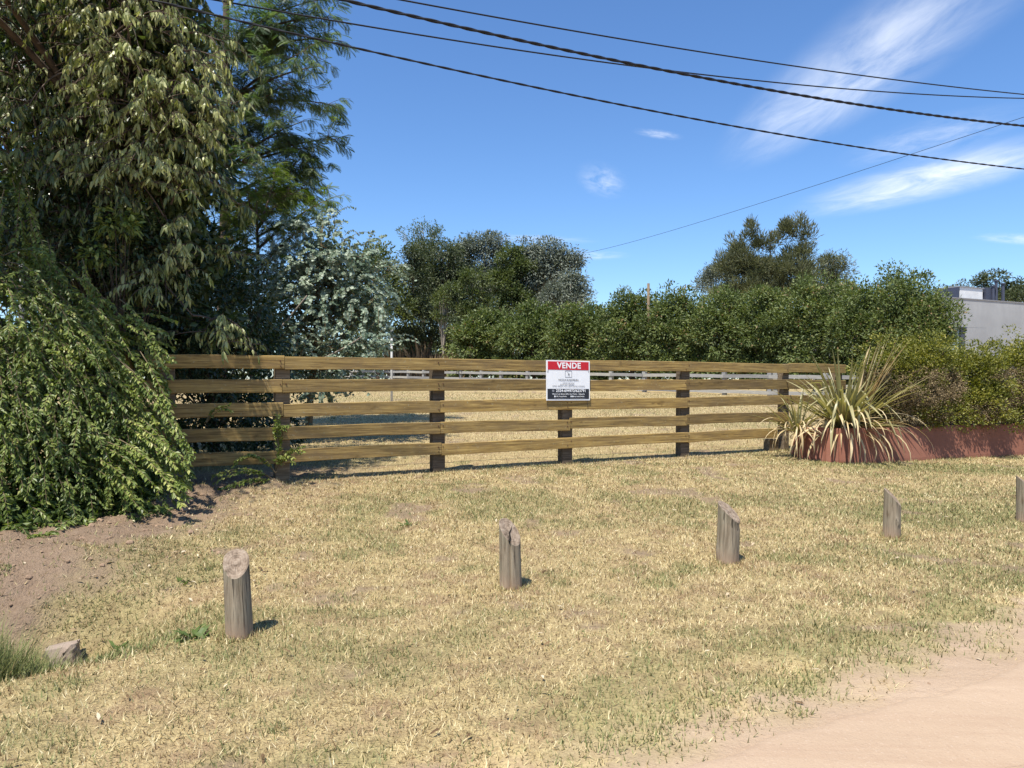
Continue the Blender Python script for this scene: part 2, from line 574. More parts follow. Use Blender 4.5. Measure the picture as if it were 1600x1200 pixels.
# dirt road, a thin sheet over the ground with a ragged edge
xs = np.concatenate([np.arange(-26, -6, .8), np.arange(-6, 10, .08), np.arange(10, 40, .8)])
rows = np.concatenate([[0, .03, .06], np.arange(.1, 3.0, .08), np.arange(3, 6.5, .4)])
RX = np.repeat(xs[None], len(rows), 0)
jag = .10 * (fbm(xs * 7, xs * 0 + 9, 52, 3) - .5)
RY = road_edge(xs)[None] - .02 + jag[None] * np.exp(-rows[:, None] * 4) - rows[:, None] * 1.17
RZ = terrain(RX, RY) + .004 + .012 * np.minimum(rows[:, None], .3) / .3
rut_w = .10 * np.sin(xs * .9) + .25 * (fbm(xs * .7, xs * 0 + 1, 71, 3) - .5)
for rc, dp, wd_ in ((.42, .022, .10), (.95, .016, .14), (1.25, -.010, .12), (2.15, .02, .16)):
    RZ -= dp * np.exp(-((rows[:, None] - rc - rut_w[None]) / wd_) ** 2)
RZ += .010 * (fbm(RX * 5, RY * 5, 72, 3) - .5) * np.minimum(rows[:, None] * 5, 1)
RZ[0] -= .02
mb = MB()
k = len(xs)
ii = (np.arange(len(rows) - 1)[:, None] * k + np.arange(k - 1)[None]).ravel()
mb.add(np.stack([RX, RY, RZ], -1).reshape(-1, 3), [np.stack([ii, ii + k, ii + k + 1, ii + 1], -1)])
road = mb.build('road', M['road'], smooth_shade=True)
tag(road, 'pale pinkish dirt road at the lower right', None, None, 'structure')


def tz(x, y):
    return float(terrain(np.array([x]), np.array([y]))[0])


# ------------------------------------------------------------------ front fence
FA = 10.5 + .513 * 1.045; FB = .513
FANG = math.atan(FB)
FD = np.array([math.cos(FANG), math.sin(FANG), 0]); FN = np.array([math.sin(FANG), -math.cos(FANG), 0])   # FN faces the road


def fence_pt(px):
    u = (px - 800) / F
    y = FA / (1 - FB * u)
    return np.array([u * y, y])


def plank(name, L, h, th, material, parent, loc, rz, r, bow=.011, ry=0, bev=.006):
    """a board: bevelled box along local x, slightly bowed"""
    n = 9
    xsn = np.linspace(0, L, n)
    dz = bow * np.sin(np.linspace(0, 3.1, n) + r.uniform(-1, 1)) + r.normal(0, .0015, n)
    prof = np.array([(-th / 2, -h / 2 + bev), (-th / 2 + bev, -h / 2), (th / 2 - bev, -h / 2), (th / 2, -h / 2 + bev),
                     (th / 2, h / 2 - bev), (th / 2 - bev, h / 2), (-th / 2 + bev, h / 2), (-th / 2, h / 2 - bev)])
    m = len(prof)
    V = np.zeros((n, m, 3))
    V[:, :, 0] = xsn[:, None]; V[:, :, 1] = prof[None, :, 0]
    V[:, :, 2] = prof[None, :, 1] * (1 + r.normal(0, .012, (n, 1))) + dz[:, None]
    i = np.arange(n - 1)[:, None] * m; j = np.arange(m)[None]; kk = (j + 1) % m
    b = MB()
    b.add(V, [np.stack([i + j, i + m + j, i + m + kk, i + kk], -1).reshape(-1, 4), [list(range(m))], [list(range((n - 1) * m, n * m))[::-1]]])
    o = b.build(name, material, parent)
    o.location = loc
    o.rotation_euler = (0, ry, rz)
    return o


fr = np.random.default_rng(5)
fence = empty('rail_fence', (0, 0, 0), 'weathered yellow-brown five-board ranch fence across the lot', 'fence')
post_px = [120, 262, 441, 686, 886, 1070, 1228, 1312]
post_s = []
for px in post_px:
    q = fence_pt(px)
    post_s.append(float(np.dot(np.array([q[0], q[1] - FA]), FD[:2])))


def on_fence(s, off, z):
    """s along the fence, off toward the road"""
    return np.array([0, FA, z]) + FD * s + FN * off - np.array([0, 0, 0])


row_z = [1.88 - .0825 - .298 * k_ for k_ in range(5)]
S0, S1 = post_s[0] - .5, post_s[-1] + .1
for k_, z in enumerate(row_z):
    cuts = {0: [2, 4, 6], 1: [2, 4, 5], 2: [2, 3, 5], 3: [2, 3, 4, 5], 4: [2, 3, 5]}[k_]
    ends = [S0] + [post_s[c] + fr.uniform(-.02, .03) for c in cuts] + [S1 if k_ < 3 else (post_s[6] - .02 if k_ == 3 else post_s[6] - .28)]
    for a, b_ in zip(ends[:-1], ends[1:]):
        p = on_fence(a + .003, .045 + fr.uniform(-.002, .004), z + fr.normal(0, .004))
        plank('board', b_ - a - .006, .167 + fr.normal(0, .003), .036, M['board'], fence, p, FANG, fr, ry=fr.normal(0, .0015))
for i_, s in enumerate(post_s):
    w = .185 if i_ < 6 else .14
    g = on_fence(s, -.06, 0)
    z0 = tz(g[0], g[1]) - .25
    b = MB()
    b.box((-w / 2, -.075, 0), (w / 2, .075, 1.875 - z0))
    o = b.build('post', M['post'], fence)
    o.location = (g[0], g[1], z0)
    o.rotation_euler = (fr.normal(0, .006), fr.normal(0, .008), FANG)
    mod = o.modifiers.new('b', 'BEVEL'); mod.width = .012; mod.segments = 2
# short prop under the lowest board by the planter
g = on_fence(post_s[6] - .32, -.06, 0)
b = MB(); z0 = tz(g[0], g[1]) - .2
b.box((-.11, -.075, 0), (.11, .075, .50 - z0))
o = b.build('post', M['post'], fence); o.location = (g[0], g[1], z0); o.rotation_euler = (0, .03, FANG)
# nail heads at the posts
nb = MB()
th = np.linspace(0, 2 * np.pi, 6, endpoint=False)
nail_me = None
M['rust'] = plain_mat('rusty_nail', (.10, .045, .025), .7)
for s in post_s[2:7]:
    for z in row_z:
        for (ds_, dz_) in ((-.035, .03), (.035, .032), (-.03, -.035)):
            if fr.random() < .25: continue
            if nail_me is None:
                b = MB(); V = [(.009 * math.cos(a), -.004, .009 * math.sin(a)) for a in th] + [(.009 * math.cos(a), .004, .009 * math.sin(a)) for a in th]
                b.add(V, [[(0, 1, 2, 3, 4, 5)], [(i, 6 + i, 6 + (i + 1) % 6, (i + 1) % 6) for i in range(6)]])
                o = b.build('nail', M['rust'], fence); nail_me = o.data
            else:
                o = bpy.data.objects.new('nail', nail_me); COL.objects.link(o); o.parent = fence
            o.location = on_fence(s + ds_, .068, z + dz_); o.rotation_euler = (0, 0, FANG)

# ------------------------------------------------------------------ far rail fence
ff = empty('rail_fence', (0, 0, 0), 'low pale grey post-and-rail fence far across the field, before the trees', 'fence')
fpx = [510, 529, 549, 568, 590, 614, 638, 662, 690, 720, 752, 783, 824, 868, 912, 955, 1007, 1068, 1132, 1203, 1290, 1385]
fx = []
for px in fpx:
    u = (px - 800) / F
    y = 57.6 / (1 + 1.068 * u)
    fx.append((u * y, y))
for i_, (x, y) in enumerate(fx):
    z0 = tz(x, y)
    for dx in ((0, .34) if px == 1203 or i_ == 19 else (0,)):
        b = MB(); b.box((-.12, -.10, -.2), (.12, .10, 1.35))
        o = b.build('post', M['greyrail'], ff); o.location = (x + dx, y, z0); o.rotation_euler = (0, fr.normal(0, .012), -.8)
for (xa, ya), (xb, yb) in zip(fx[:-1], fx[1:]):
    L = math.hypot(xb - xa, yb - ya); an = math.atan2(yb - ya, xb - xa)
    za, zb = tz(xa, ya), tz(xb, yb)
    for h in (1.12, .62, .2):
        plank('rail', L, .2, .05, M['greyrail'], ff, (xa - .13 * math.sin(-an) * 0 + math.sin(an) * .13, ya - math.cos(an) * .13, za + h), an, fr, ry=-math.atan2(zb - za, L), bow=.015)

# ------------------------------------------------------------------ bollards
def bollard_wood():
    m = NT('grey_bollard_wood')
    oc = m.coord('Object'); oi = m.node('ShaderNodeObjectInfo').outputs['Random']
    v = m.map(oc, (26, 26, 1.6))
    g = m.noise(v, 1.5, 6, .65, .4)
    bl = m.noise(oc, 5, 4, .6)
    c = m.ramp(g, [(.32, (.12, .09, .058)), (.48, (.25, .20, .138)), (.72, (.38, .315, .225))])
    c = m.mix(m.ramp(bl, [(.45, (0, 0, 0)), (.7, (.6, .6, .6))]), c, (.22, .215, .15))
    ck = m.noise(m.map(oc, (30, 30, .9)), 1.3, 3, .5, .2)
    c = m.mix(m.ramp(ck, [(.62, (0, 0, 0)), (.66, (.85, .85, .85))]), c, (.045, .035, .025))
    sz = m.node('ShaderNodeSeparateXYZ'); m.l.new(oc, sz.inputs[0])
    lo = m.node('ShaderNodeMapRange', {'From Min': .14, 'From Max': .02}); m.l.new(sz.outputs[2], lo.inputs[0])
    c = m.mix(m.math('MULTIPLY', lo.outputs[0], m.math('MULTIPLY', bl, 1.2)), c, (.36, .235, .155))   # soil splash at the foot
    return m.done(m.bsdf(c, .9, m.bump(g, .9, .012), .15))


def endgrain():
    m = NT('bollard_end_grain')
    oc = m.coord('Object')
    r = m.node('ShaderNodeTexNoise', {'Scale': 30.0, 'Detail': 5.0})
    m.l.new(oc, r.inputs['Vector'])
    w = m.node('ShaderNodeTexWave', {'Scale': 22.0, 'Distortion': 4.0, 'Detail': 3.0}, wave_type='RINGS', rings_direction='Z')
    m.l.new(oc, w.inputs['Vector'])
    c = m.ramp(m.math('ADD', m.math('MULTIPLY', w.outputs['Fac'], .10), m.math('MULTIPLY', r.outputs['Fac'], .88)),
               [(.3, (.13, .095, .065)), (.5, (.26, .195, .14)), (.75, (.36, .29, .215))])
    return m.done(m.bsdf(c, .9, m.bump(r.outputs['Fac'], .5, .006), .15))


M['bwood'] = bollard_wood(); M['bend'] = endgrain()
M['crackdark'] = plain_mat('paint_fleck', (.75, .75, .72), .6)


def bollard(x, y, R, H, low, ang, label, seed, crack=None, notch=False, knot=None, lean=(0, 0)):
    """round post with a slanted cut; the cut falls toward angle ang by low metres"""
    r = np.random.default_rng(seed)
    sides = 40
    th = np.linspace(0, 2 * np.pi, sides, endpoint=False)
    ph = r.uniform(0, 6.28, 4)
    prof = 1 + .03 * np.sin(2 * th + ph[0]) + .015 * np.sin(3 * th + ph[1]) + .008 * np.sin(7 * th + ph[2]) + r.normal(0, .004, sides)
    if crack is not None:
        for ca, dep in crack:
            k_ = int(round(ca / (2 * np.pi) * sides)) % sides
            prof[k_] *= 1 - dep
    n = 14
    V = []
    cut = H - low * .5 + (-low * .5) * np.cos(th - ang)           # height of the cut at each side
    cut = cut - .012 * (np.abs(np.cos(th - ang)) ** 3)
    for i in range(n):
        f = i / (n - 1)
        zz = -.15 + (cut + .15) * f
        rad = R * prof * (1.0 + .05 * (1 - f) + .012 * math.sin(5 * f + ph[3]))
        if knot:
            kz, ka, kr, kh = knot
            dd = np.hypot((zz - kz), (np.angle(np.exp(1j * (th - ka)))) * R)
            rad = rad + kh * np.exp(-(dd / kr) ** 2)
        if notch:
            rad = rad * (1 - .10 * np.exp(-((zz - (cut - .03)) / .016) ** 2) * (np.cos(th - ang + .3) > .1))
        V.append(np.stack([rad * np.cos(th), rad * np.sin(th), zz], -1))
    V = np.concatenate(V)
    i = np.arange(n - 1)[:, None] * sides; j = np.arange(sides)[None]; kk = (j + 1) % sides
    b = MB()
    b.add(V, [np.stack([i + j, i + kk, i + sides + kk, i + sides + j], -1).reshape(-1, 4)])
    o = b.build('wooden_bollard', M['bwood'], smooth_shade=True)
    o.location = (x, y, tz(x, y)); o.rotation_euler = (lean[0], lean[1], 0)
    tag(o, label, 'bollard', 'wooden bollards along the road edge')
    top = V[-sides:]
    rings = [top]
    ctr = top.mean(0)
    for q in (.94, .7, .4):
        rr = ctr + (top - ctr) * q
        rr[:, 2] += (.004 if q > .9 else .0) + r.normal(0, .0025, sides)
        rings.append(rr)
    b = MB()
    VV = np.vstack(rings + [ctr[None]])
    fs = []
    for q in range(3):
        fs.append(np.stack([q * sides + np.arange(sides), q * sides + (np.arange(sides) + 1) % sides, (q + 1) * sides + (np.arange(sides) + 1) % sides, (q + 1) * sides + np.arange(sides)], -1))
    b.add(VV, fs + [np.stack([3 * sides + np.arange(sides), 3 * sides + (np.arange(sides) + 1) % sides, np.full(sides, 4 * sides)], -1)])
    b.build('cut_face', M['bend'], o)
    return o


AC = math.atan2(-.88, .47)
b1 = bollard(-1.70, 4.60, .080, .535, .15, AC - .25, 'leftmost bollard, its broad slanted cut facing the road', 1, crack=[(math.radians(238), .14), (math.radians(262), .08)], lean=(0, -.045))
b2 = bollard(-.01, 5.63, .079, .53, .19, AC + .25, 'bollard with a deep vertical split down its front', 2, crack=[(math.radians(267), .34)], lean=(0, -.02))
b3 = bollard(1.88, 6.43, .093, .535, .17, AC + .45, 'stout grey bollard with a notch below its slanted top', 3, notch=True, lean=(0, .02), knot=(.10, math.radians(185), .05, .012))
b4 = bollard(3.84, 7.47, .082, .50, .17, AC + .55, 'bollard with a pale knot low on its front, beside the green grass patch', 4, knot=(.16, math.radians(285), .022, .018), lean=(0, .02))
b5 = bollard(5.72, 8.22, .088, .52, .19, AC + .5, 'rightmost bollard, cut off by the edge of the picture', 6)
# split running across the second bollard's cut
b = MB()
zc_ = lambda a, rr: .53 - .095 - .095 * math.cos(a - (AC + .25)) * rr / .079
pts = [(-.004, -.077), (.004, -.045), (-.002, -.015), (.012, .02), (.018, .05)]
pth = [(x_, y_, .53 - .095 - .095 * (x_ * math.cos(AC + .25) + y_ * math.sin(AC + .25)) / .079 - .004) for x_, y_ in pts]
b.tube(pth, [.006, .007, .006, .004, .002], 5)
M['dark'] = plain_mat('dark_split', (.02, .015, .01), .95)
b.build('split', M['dark'], b2)
for bb, (x_, y_, z_) in ((b1, (-.035, -.03, .47)), (b1, (-.04, -.015, .49)), (b3, (-.02, -.02, .475))):
    pass

# ------------------------------------------------------------------ sign on the fence
M['signwhite'] = plain_mat('sign_white', (.80, .80, .80), .45, .4, .04)
M['signred'] = plain_mat('sign_red', (.52, .012, .022), .4, .4, .05)
M['signblack'] = plain_mat('sign_black', (.018, .02, .028), .4, .4, .1)
M['signgrey'] = plain_mat('sign_grey_print', (.22, .23, .25), .5, .3, .05)
ql, qr = fence_pt(849.5), fence_pt(917.0)
sl = float(np.dot(ql - np.array([0, FA]), FD[:2])); sr_ = float(np.dot(qr - np.array([0, FA]), FD[:2]))
SW = sr_ - sl
SH = .615
sc_ = on_fence((sl + sr_) / 2, .078, 1.575)
sign = empty('for_sale_sign', sc_, 'white VENDE sign with red and black bands wired to the fence', 'sign', rz=FANG)
sign.rotation_euler = (math.radians(-1.5), math.radians(.6), FANG)


def sign_box(name, x0, x1, z0, z1, y0, y1, m):
    b = MB(); b.box((x0, y0, z0), (x1, y1, z1))
    return b.build(name, m, sign)


sign_box('panel', -SW / 2, SW / 2, -SH / 2, SH / 2, -.006, .006, M['signwhite'])
ph_ = SH
red = sign_box('red_band', -SW / 2 + .025, SW / 2 - .022, SH / 2 - .145, SH / 2 - .018, -.009, -.0062, M['signred'])
blk = sign_box('black_band', -SW / 2 + .018, SW / 2 - .018, -SH / 2 + .022, -SH / 2 + .178, -.009, -.0062, M['signblack'])


def text(s, size, x, z, m, parent=None, w=None, align='CENTER', y=-.0105, bold=0.0, space=1.0):
    cu = bpy.data.curves.new('lettering', 'FONT')
    cu.body = s; cu.size = size; cu.align_x = align; cu.align_y = 'CENTER'; cu.extrude = .0008; cu.offset = bold; cu.space_character = space
    cu.materials.append(m)
    o = bpy.data.objects.new('lettering', cu)
    COL.objects.link(o); o.parent = parent or sign
    o.location = (x, y, z); o.rotation_euler = (math.pi / 2, 0, 0)
    if w:
        bpy.context.view_layer.update()
        o.scale.x = w / max(o.dimensions.x, 1e-4)
    bpy.context.view_layer.update()
    me = bpy.data.meshes.new_from_object(o.evaluated_get(bpy.context.evaluated_depsgraph_get()))
    me.name = 'lettering'
    q = bpy.data.objects.new('lettering_mesh', me); COL.objects.link(q); q.parent = o.parent
    q.location = o.location; q.rotation_euler = o.rotation_euler; q.scale = o.scale
    bpy.data.objects.remove(o)
    q.name = 'lettering'
    return q


text('VENDE', .122, .01, SH / 2 - .082, M['signwhite'], w=.43, bold=.004, space=1.1)
zt = SH / 2
text('NICOLAS ELISSAMBURU', .038, .0, zt - .298, M['signgrey'], w=.36)
text('P R O P I E D A D E S', .02, .0, zt - .345, M['signgrey'], w=.2)
text('COMPRA VENTA - ALQUILERES', .014, -.03, zt - .366, M['signgrey'], w=.25)
text('CAMPOS - TERRENOS - CASAS - DEPARTAMENTOS - TASACIONES', .017, 0, zt - .392, M['signgrey'], w=.58)
text('2324-694972/623791', .06, .045, -SH / 2 + .148, M['signwhite'], w=.53, bold=.0012)
text('Martin Luis Bruto 524 y San Martin - Suipacha', .03, .0, -SH / 2 + .098, M['signwhite'], w=.58)
text('NE Propiedades', .026, -.13, -SH / 2 + .062, M['signwhite'], w=.19)
text('nepropiedades', .026, .185, -SH / 2 + .062, M['signwhite'], w=.2)
text('nepropiedades.com.ar', .018, -.13, -SH / 2 + .034, M['signgrey'], w=.26)
text('consultas@nepropiedades', .018, .165, -SH / 2 + .034, M['signgrey'], w=.27)
# logo: an outlined rounded square with a slanting mark, and the small contact icons
lb = MB()
lx, lz, lw, lh, tk = 0.0, zt - .208, .062, .052, .006
lb.box((lx - lw + .012, -.0085, lz + lh - tk), (lx + lw - .012, -.0062, lz + lh)); lb.box((lx - lw + .012, -.0085, lz - lh), (lx + lw - .012, -.0062, lz - lh + tk))
lb.box((lx - lw, -.0085, lz - lh + .012), (lx - lw + tk, -.0062, lz + lh - .012)); lb.box((lx + lw - tk, -.0085, lz - lh + .012), (lx + lw, -.0062, lz + lh - .012))
for sx in (-1, 1):
    for sz_ in (-1, 1):
        lb.tube([(lx + sx * (lw - .012), -.0073, lz + sz_ * (lh - tk / 2)), (lx + sx * (lw - .005), -.0073, lz + sz_ * (lh - .006)), (lx + sx * (lw - tk / 2), -.0073, lz + sz_ * (lh - .012))], .0028, 4)
lb.tube([(lx - .018, -.0073, lz + .03), (lx + .002, -.0073, lz + .002), (lx + .02, -.0073, lz - .032)], [.003, .006, .003], 4)
lb.tube([(lx + .002, -.0073, lz + .004), (lx - .012, -.0073, lz - .026)], [.004, .002], 4)
lb.tube([(lx + .004, -.0073, lz + .002), (lx + .016, -.0073, lz + .008), (lx + .01, -.0073, lz - .03)], [.002, .003, .002], 4)
lb.build('logo', M['signgrey'], sign)
for (ix, iz, ir) in ((-.275, -SH / 2 + .148, .02), (-.245, -SH / 2 + .062, .013), (.045, -SH / 2 + .062, .012), (.075, -SH / 2 + .062, .012)):
    b = MB(); a_ = np.linspace(0, 2 * np.pi, 14, endpoint=False)
    V = [(ix + ir * math.cos(t), -.0105, iz + ir * math.sin(t)) for t in a_] + [(ix + ir * math.cos(t), -.0088, iz + ir * math.sin(t)) for t in a_]
    b.add(V, [[tuple(range(14))], [(i, 14 + i, 14 + (i + 1) % 14, (i + 1) % 14) for i in range(14)]])
    b.build('icon', M['signwhite'] if ir < .02 else M['signgrey'], sign)
for sx in (-1, 1):
    b = MB()
    b.tube([(sx * (SW / 2 - .03), -.008, SH / 2 - .15), (sx * (SW / 2 - .025), -.012, SH / 2 - .17), (sx * (SW / 2 - .018), -.006, SH / 2 - .185)], .0025, 5)
    b.build('wire_tie', M['cable'], sign)
    b = MB()
    b.tube([(sx * (SW / 2 - .01) - (.0 if sx < 0 else .03), .0, -SH / 2), (sx * (SW / 2 - .012) - (.0 if sx < 0 else .03), -.004, -SH / 2 - .06), (sx * (SW / 2 - .012) - (.0 if sx < 0 else .03), -.004, -SH / 2 - .13)], .003, 5)
    b.build('wire_tie', M['cable'], sign)

# ------------------------------------------------------------------ planter of red-brown painted masonry
def planter_mat():
    m = NT('red_brown_painted_masonry')
    oc = m.coord('Object')
    a = m.noise(oc, 2.2, 6, .65); s = m.noise(m.map(oc, (7, 7, .7)), 2, 5, .65); f = m.noise(oc, 40, 4, .6)
    c = m.ramp(a, [(.3, (.235, .095, .060)), (.7, (.34, .15, .098))])
    c = m.mix(m.math('MULTIPLY', s, .4), c, (.13, .055, .04))
    return m.done(m.bsdf(c, .85, m.bump(f, .4, .01), .2))


M['planter'] = planter_mat()
# outer foot line of the wall: straight along the road, rounded at the fence end
pl_dir = norm(np.array([9.5 - 5.6, 13.68 - 12.12])); pl_n = np.array([pl_dir[1], -pl_dir[0]])
A0 = np.array([5.75, 12.18])
Rr = .62
line = [A0 + pl_dir * s for s in np.arange(9.0, 0.0, -.35)]
cen = A0 - pl_n * Rr
a0 = math.atan2(pl_n[1], pl_n[0])
arc = [cen + Rr * np.array([math.cos(a0 - t), math.sin(a0 - t)]) * np.array([1, 1]) for t in np.linspace(0, math.radians(170), 85)]
foot = np.array(line + arc)
tan = norm(np.gradient(foot, axis=0)); outn = np.stack([-tan[:, 1], tan[:, 0]], -1)
if np.dot(outn[0], pl_n) < 0: outn = -outn
PH = .52
prof = [(.035, -.2), (.03, .0), (-.03, PH - .03), (-.045, PH), (-.17, PH), (-.19, PH - .03), (-.19, PH - .16)]
groove = np.zeros(len(foot))
ga = np.arange(len(arc))
groove[len(line):] = np.where(ga % 5 == 2, -.018, 0)
V = np.zeros((len(foot), len(prof), 3))
for i_, (o_, h_) in enumerate(prof):
    xy = foot + outn * (o_ + (groove[:, None] if i_ < 4 else 0))
    V[:, i_, :2] = xy
    V[:, i_, 2] = np.array([tz(x, y) for x, y in foot]) * .3 + .7 * .28 + h_
b = MB()
m_ = len(prof); i = np.arange(len(foot) - 1)[:, None] * m_; j = np.arange(m_ - 1)[None]
b.add(V, [np.stack([i + j, i + j + 1, i + m_ + j + 1, i + m_ + j], -1).reshape(-1, 4)])
pl_root = empty('planter', (float(cen[0]), float(cen[1]), .28), 'low red-brown raised planter with a rounded end beside the fence', 'planter')
b.build('wall', M['planter'], pl_root, origin=pl_root.location)
# soil fill
inner = foot + outn * -.185
back = inner[::-1] - np.outer(np.ones(len(inner)), 0 * pl_n)
b = MB()
bk = np.array([A0 + pl_dir * s - pl_n * 1.5 for s in np.linspace(9, 0, len(line))] + [cen - pl_n * .6] * len(arc))
n_ = len(inner)
V = np.vstack([np.c_[inner, np.full(n_, .28 + PH - .1)], np.c_[bk, np.full(n_, .28 + PH - .1)]])
b.add(V, [np.array([(i, i + 1, n_ + i + 1, n_ + i) for i in range(n_ - 1)])])
M['soil'] = plain_mat('planter_soil', (.12, .08, .05), .95, .1, .4, 20)
b.build('soil', M['soil'], pl_root, origin=pl_root.location)

# ------------------------------------------------------------------ house at the right
M['concrete'] = None
m = NT('grey_concrete')
oc = m.coord('Object')
f1 = m.noise(oc, .5, 6, .6); f2 = m.noise(m.map(oc, (2.5, 2.5, .35)), 1.2, 6, .65); f3 = m.noise(oc, 25, 3, .6)
c = m.ramp(f1, [(.3, (.31, .31, .312)), (.7, (.42, .42, .418))])
c = m.mix(m.ramp(f2, [(.5, (0, 0, 0)), (.75, (.5, .5, .5))]), c, (.32, .32, .33))
M['concrete'] = m.done(m.bsdf(c, .9, m.bump(f3, .3, .01), .15))
M['whitewall'] = plain_mat('white_render', (.72, .70, .66), .85, .2, .12, 2)
M['darkmetal'] = plain_mat('dark_blue_grey_metal', (.05, .055, .08), .5, .5, .15, 4)
M['coping'] = plain_mat('coping_grey', (.25, .25, .26), .85, .2, .15)
M['pane'] = plain_mat('window_pane', (.35, .42, .46), .15, .6, .05, 2)
HD = 42.0
hp = P(1486, 466, HD)
HANG = math.atan(.48)
hz0 = tz(hp[0], hp[1])
HH = hp[2] - hz0
house = empty('flat_roofed_house', (hp[0], hp[1], hz0), 'grey concrete flat-roofed house rising behind the clipped hedge', 'house', rz=HANG)


def hbox(name, lo, hi, m_, parent=None):
    b = MB(); b.box(lo, hi)
    return b.build(name, m_, parent or house)


# local x runs along the front, y goes away from the road; front wall pieces leave the window opening free
wx0, wx1, wz0, wz1 = -.5, 1.3, 2.3, HH - 1.62
hbox('wall', (-.9, 0, -.5), (wx0, .3, HH), M['concrete'])
hbox('wall', (wx1, 0, -.5), (13, .3, HH), M['concrete'])
hbox('wall', (wx0, 0.003, wz1), (wx1, .3, HH - .002), M['concrete'])
hbox('wall', (wx0, 0.003, -.5), (wx1, .3, wz0), M['concrete'])
hbox('wall', (-.9, .3, -.5), (-.6, 9, HH), M['concrete'])
hbox('wall', (12.7, .3, -.5), (13, 9, HH), M['concrete'])
hbox('wall', (-.6, 8.7, -.5), (12.7, 9, HH), M['concrete'])
rf = hbox('roof', (-.6, .3, HH - .35), (12.7, 8.7, HH - .2), M['coping'])
hbox('coping', (-.93, -.03, HH), (13.03, .33, HH + .06), M['coping'])
hbox('coping', (-.93, .33, HH), (-.57, 9.03, HH + .06), M['coping'])
hbox('coping', (12.67, .33, HH), (13.03, 9.03, HH + .06), M['coping'])
win = hbox('window', (wx0 + .05, .12, wz0), (wx1 - .4, .16, wz1), M['pane'])
hbox('frame', (wx1 - .4, .02, wz0), (wx1 - .05, .2, wz1 - .05), M['darkmetal'], win)
hbox('frame', (wx0, -.05, wz1 - .05), (wx1 + .06, .2, wz1), M['darkmetal'], win)
hbox('frame', (wx0 + .0, .1, wz0), (wx0 + .05, .2, wz1 - .05), M['darkmetal'], win)
# roof box: pale tank housing beside dark flues
hbox('tank_housing', (3.2, 1.6, HH - .3), (5.4, 3.2, HH + .98), M['whitewall'])
hbox('housing_cap', (3.1, 1.55, HH + .98), (5.5, 3.25, HH + 1.04), M['coping'])
hbox('housing_side', (3.0, 1.62, HH - .3), (3.19, 3.0, HH + .95), M['darkmetal'])
hbox('flue_box', (5.6, 1.5, HH - .3), (6.35, 2.6, HH + 1.08), M['darkmetal'])
hbox('flue_box', (6.6, 1.7, HH - .3), (7.1, 2.6, HH + 1.0), M['darkmetal'])
for (x_, h_) in ((6.2, 1.15), (6.5, 1.5), (7.2, 1.35)):
    b = MB(); b.tube([(x_, 1.45, HH - .2), (x_, 1.45, HH + h_)], .09, 10); b.tube([(x_, 1.45, HH + h_), (x_, 1.45, HH + h_ + .07)], [.15, .15], 10)
    b.build('flue', M['darkmetal'], house, smooth_shade=False)
b = MB(); b.tube([(7.9, -.02, HH - .08), (8.1, -.06, HH - .6), (8.5, -.05, HH - 1.1)], .03, 6); b.build('cable', M['cable'], house)
hbox('plaster_patch', (wx0 + .3, -.004, wz1 + .02), (3.2, 0.0, wz1 + .42), M['concrete'])

# ------------------------------------------------------------------ poles and overhead wires
M['palepole'] = plain_mat('pale_pole', (.50, .49, .46), .8, .2, .15)


def pole(px, y_top, d, r, label, cat='pole', h_below=None, m_='palepole', group=None):
    p = P(px, y_top, d); z0 = tz(p[0], p[1])
    b = MB(); b.tube([(0, 0, -.3), (0, 0, (p[2] - z0) * .5), (0, 0, p[2] - z0)], [r, r * .92, r * .85], 10)
    o = b.build('utility_pole', M[m_], smooth_shade=True)
    o.location = (p[0], p[1], z0)
    return tag(o, label, cat)


pole(612, 514, 30, .05, 'thin pale pole standing at the right edge of the silvery tree')
pole(1013, 443, 53.0, .11, 'weathered grey pole sticking up out of the tall hedge', m_='post')
pole(36, 20, 11.2, .06, 'pale grey pole glimpsed among the leaves at the far left')


def wire(label, pts, a, bslope, r, sway=0, twist=False):
    """pts: three image points the wire passes through; it hangs in the vertical plane Y = a + b X"""
    q = []
    for px, py in pts:
        u = (px - 800) / F
        y = a / (1 - bslope * u)
        q.append((u * y, y, EYE + (HOR - py) / F * y))
    q = np.array(q)
    co = np.polyfit(q[:, 0], q[:, 2], 2)
    x = np.linspace(-15, 24, 160)
    path = np.stack([x, a + bslope * x, np.polyval(co, x)], -1)
    b = MB()
    if twist:
        x2 = np.linspace(-15, 24, 700); s = np.linspace(0, 2 * np.pi * 85, 700)
        for k_ in range(2):
            pp = np.stack([x2, a + bslope * x2 + r * .34 * np.sin(s + k_ * np.pi), np.polyval(co, x2) + r * .34 * np.cos(s + k_ * np.pi)], -1)
            b.tube(pp, r * .62, 5)
    else:
        b.tube(path, r, 6)
    o = b.build('overhead_wire', M['cable'], smooth_shade=True)
    return tag(o, label, 'wire', 'overhead wires')


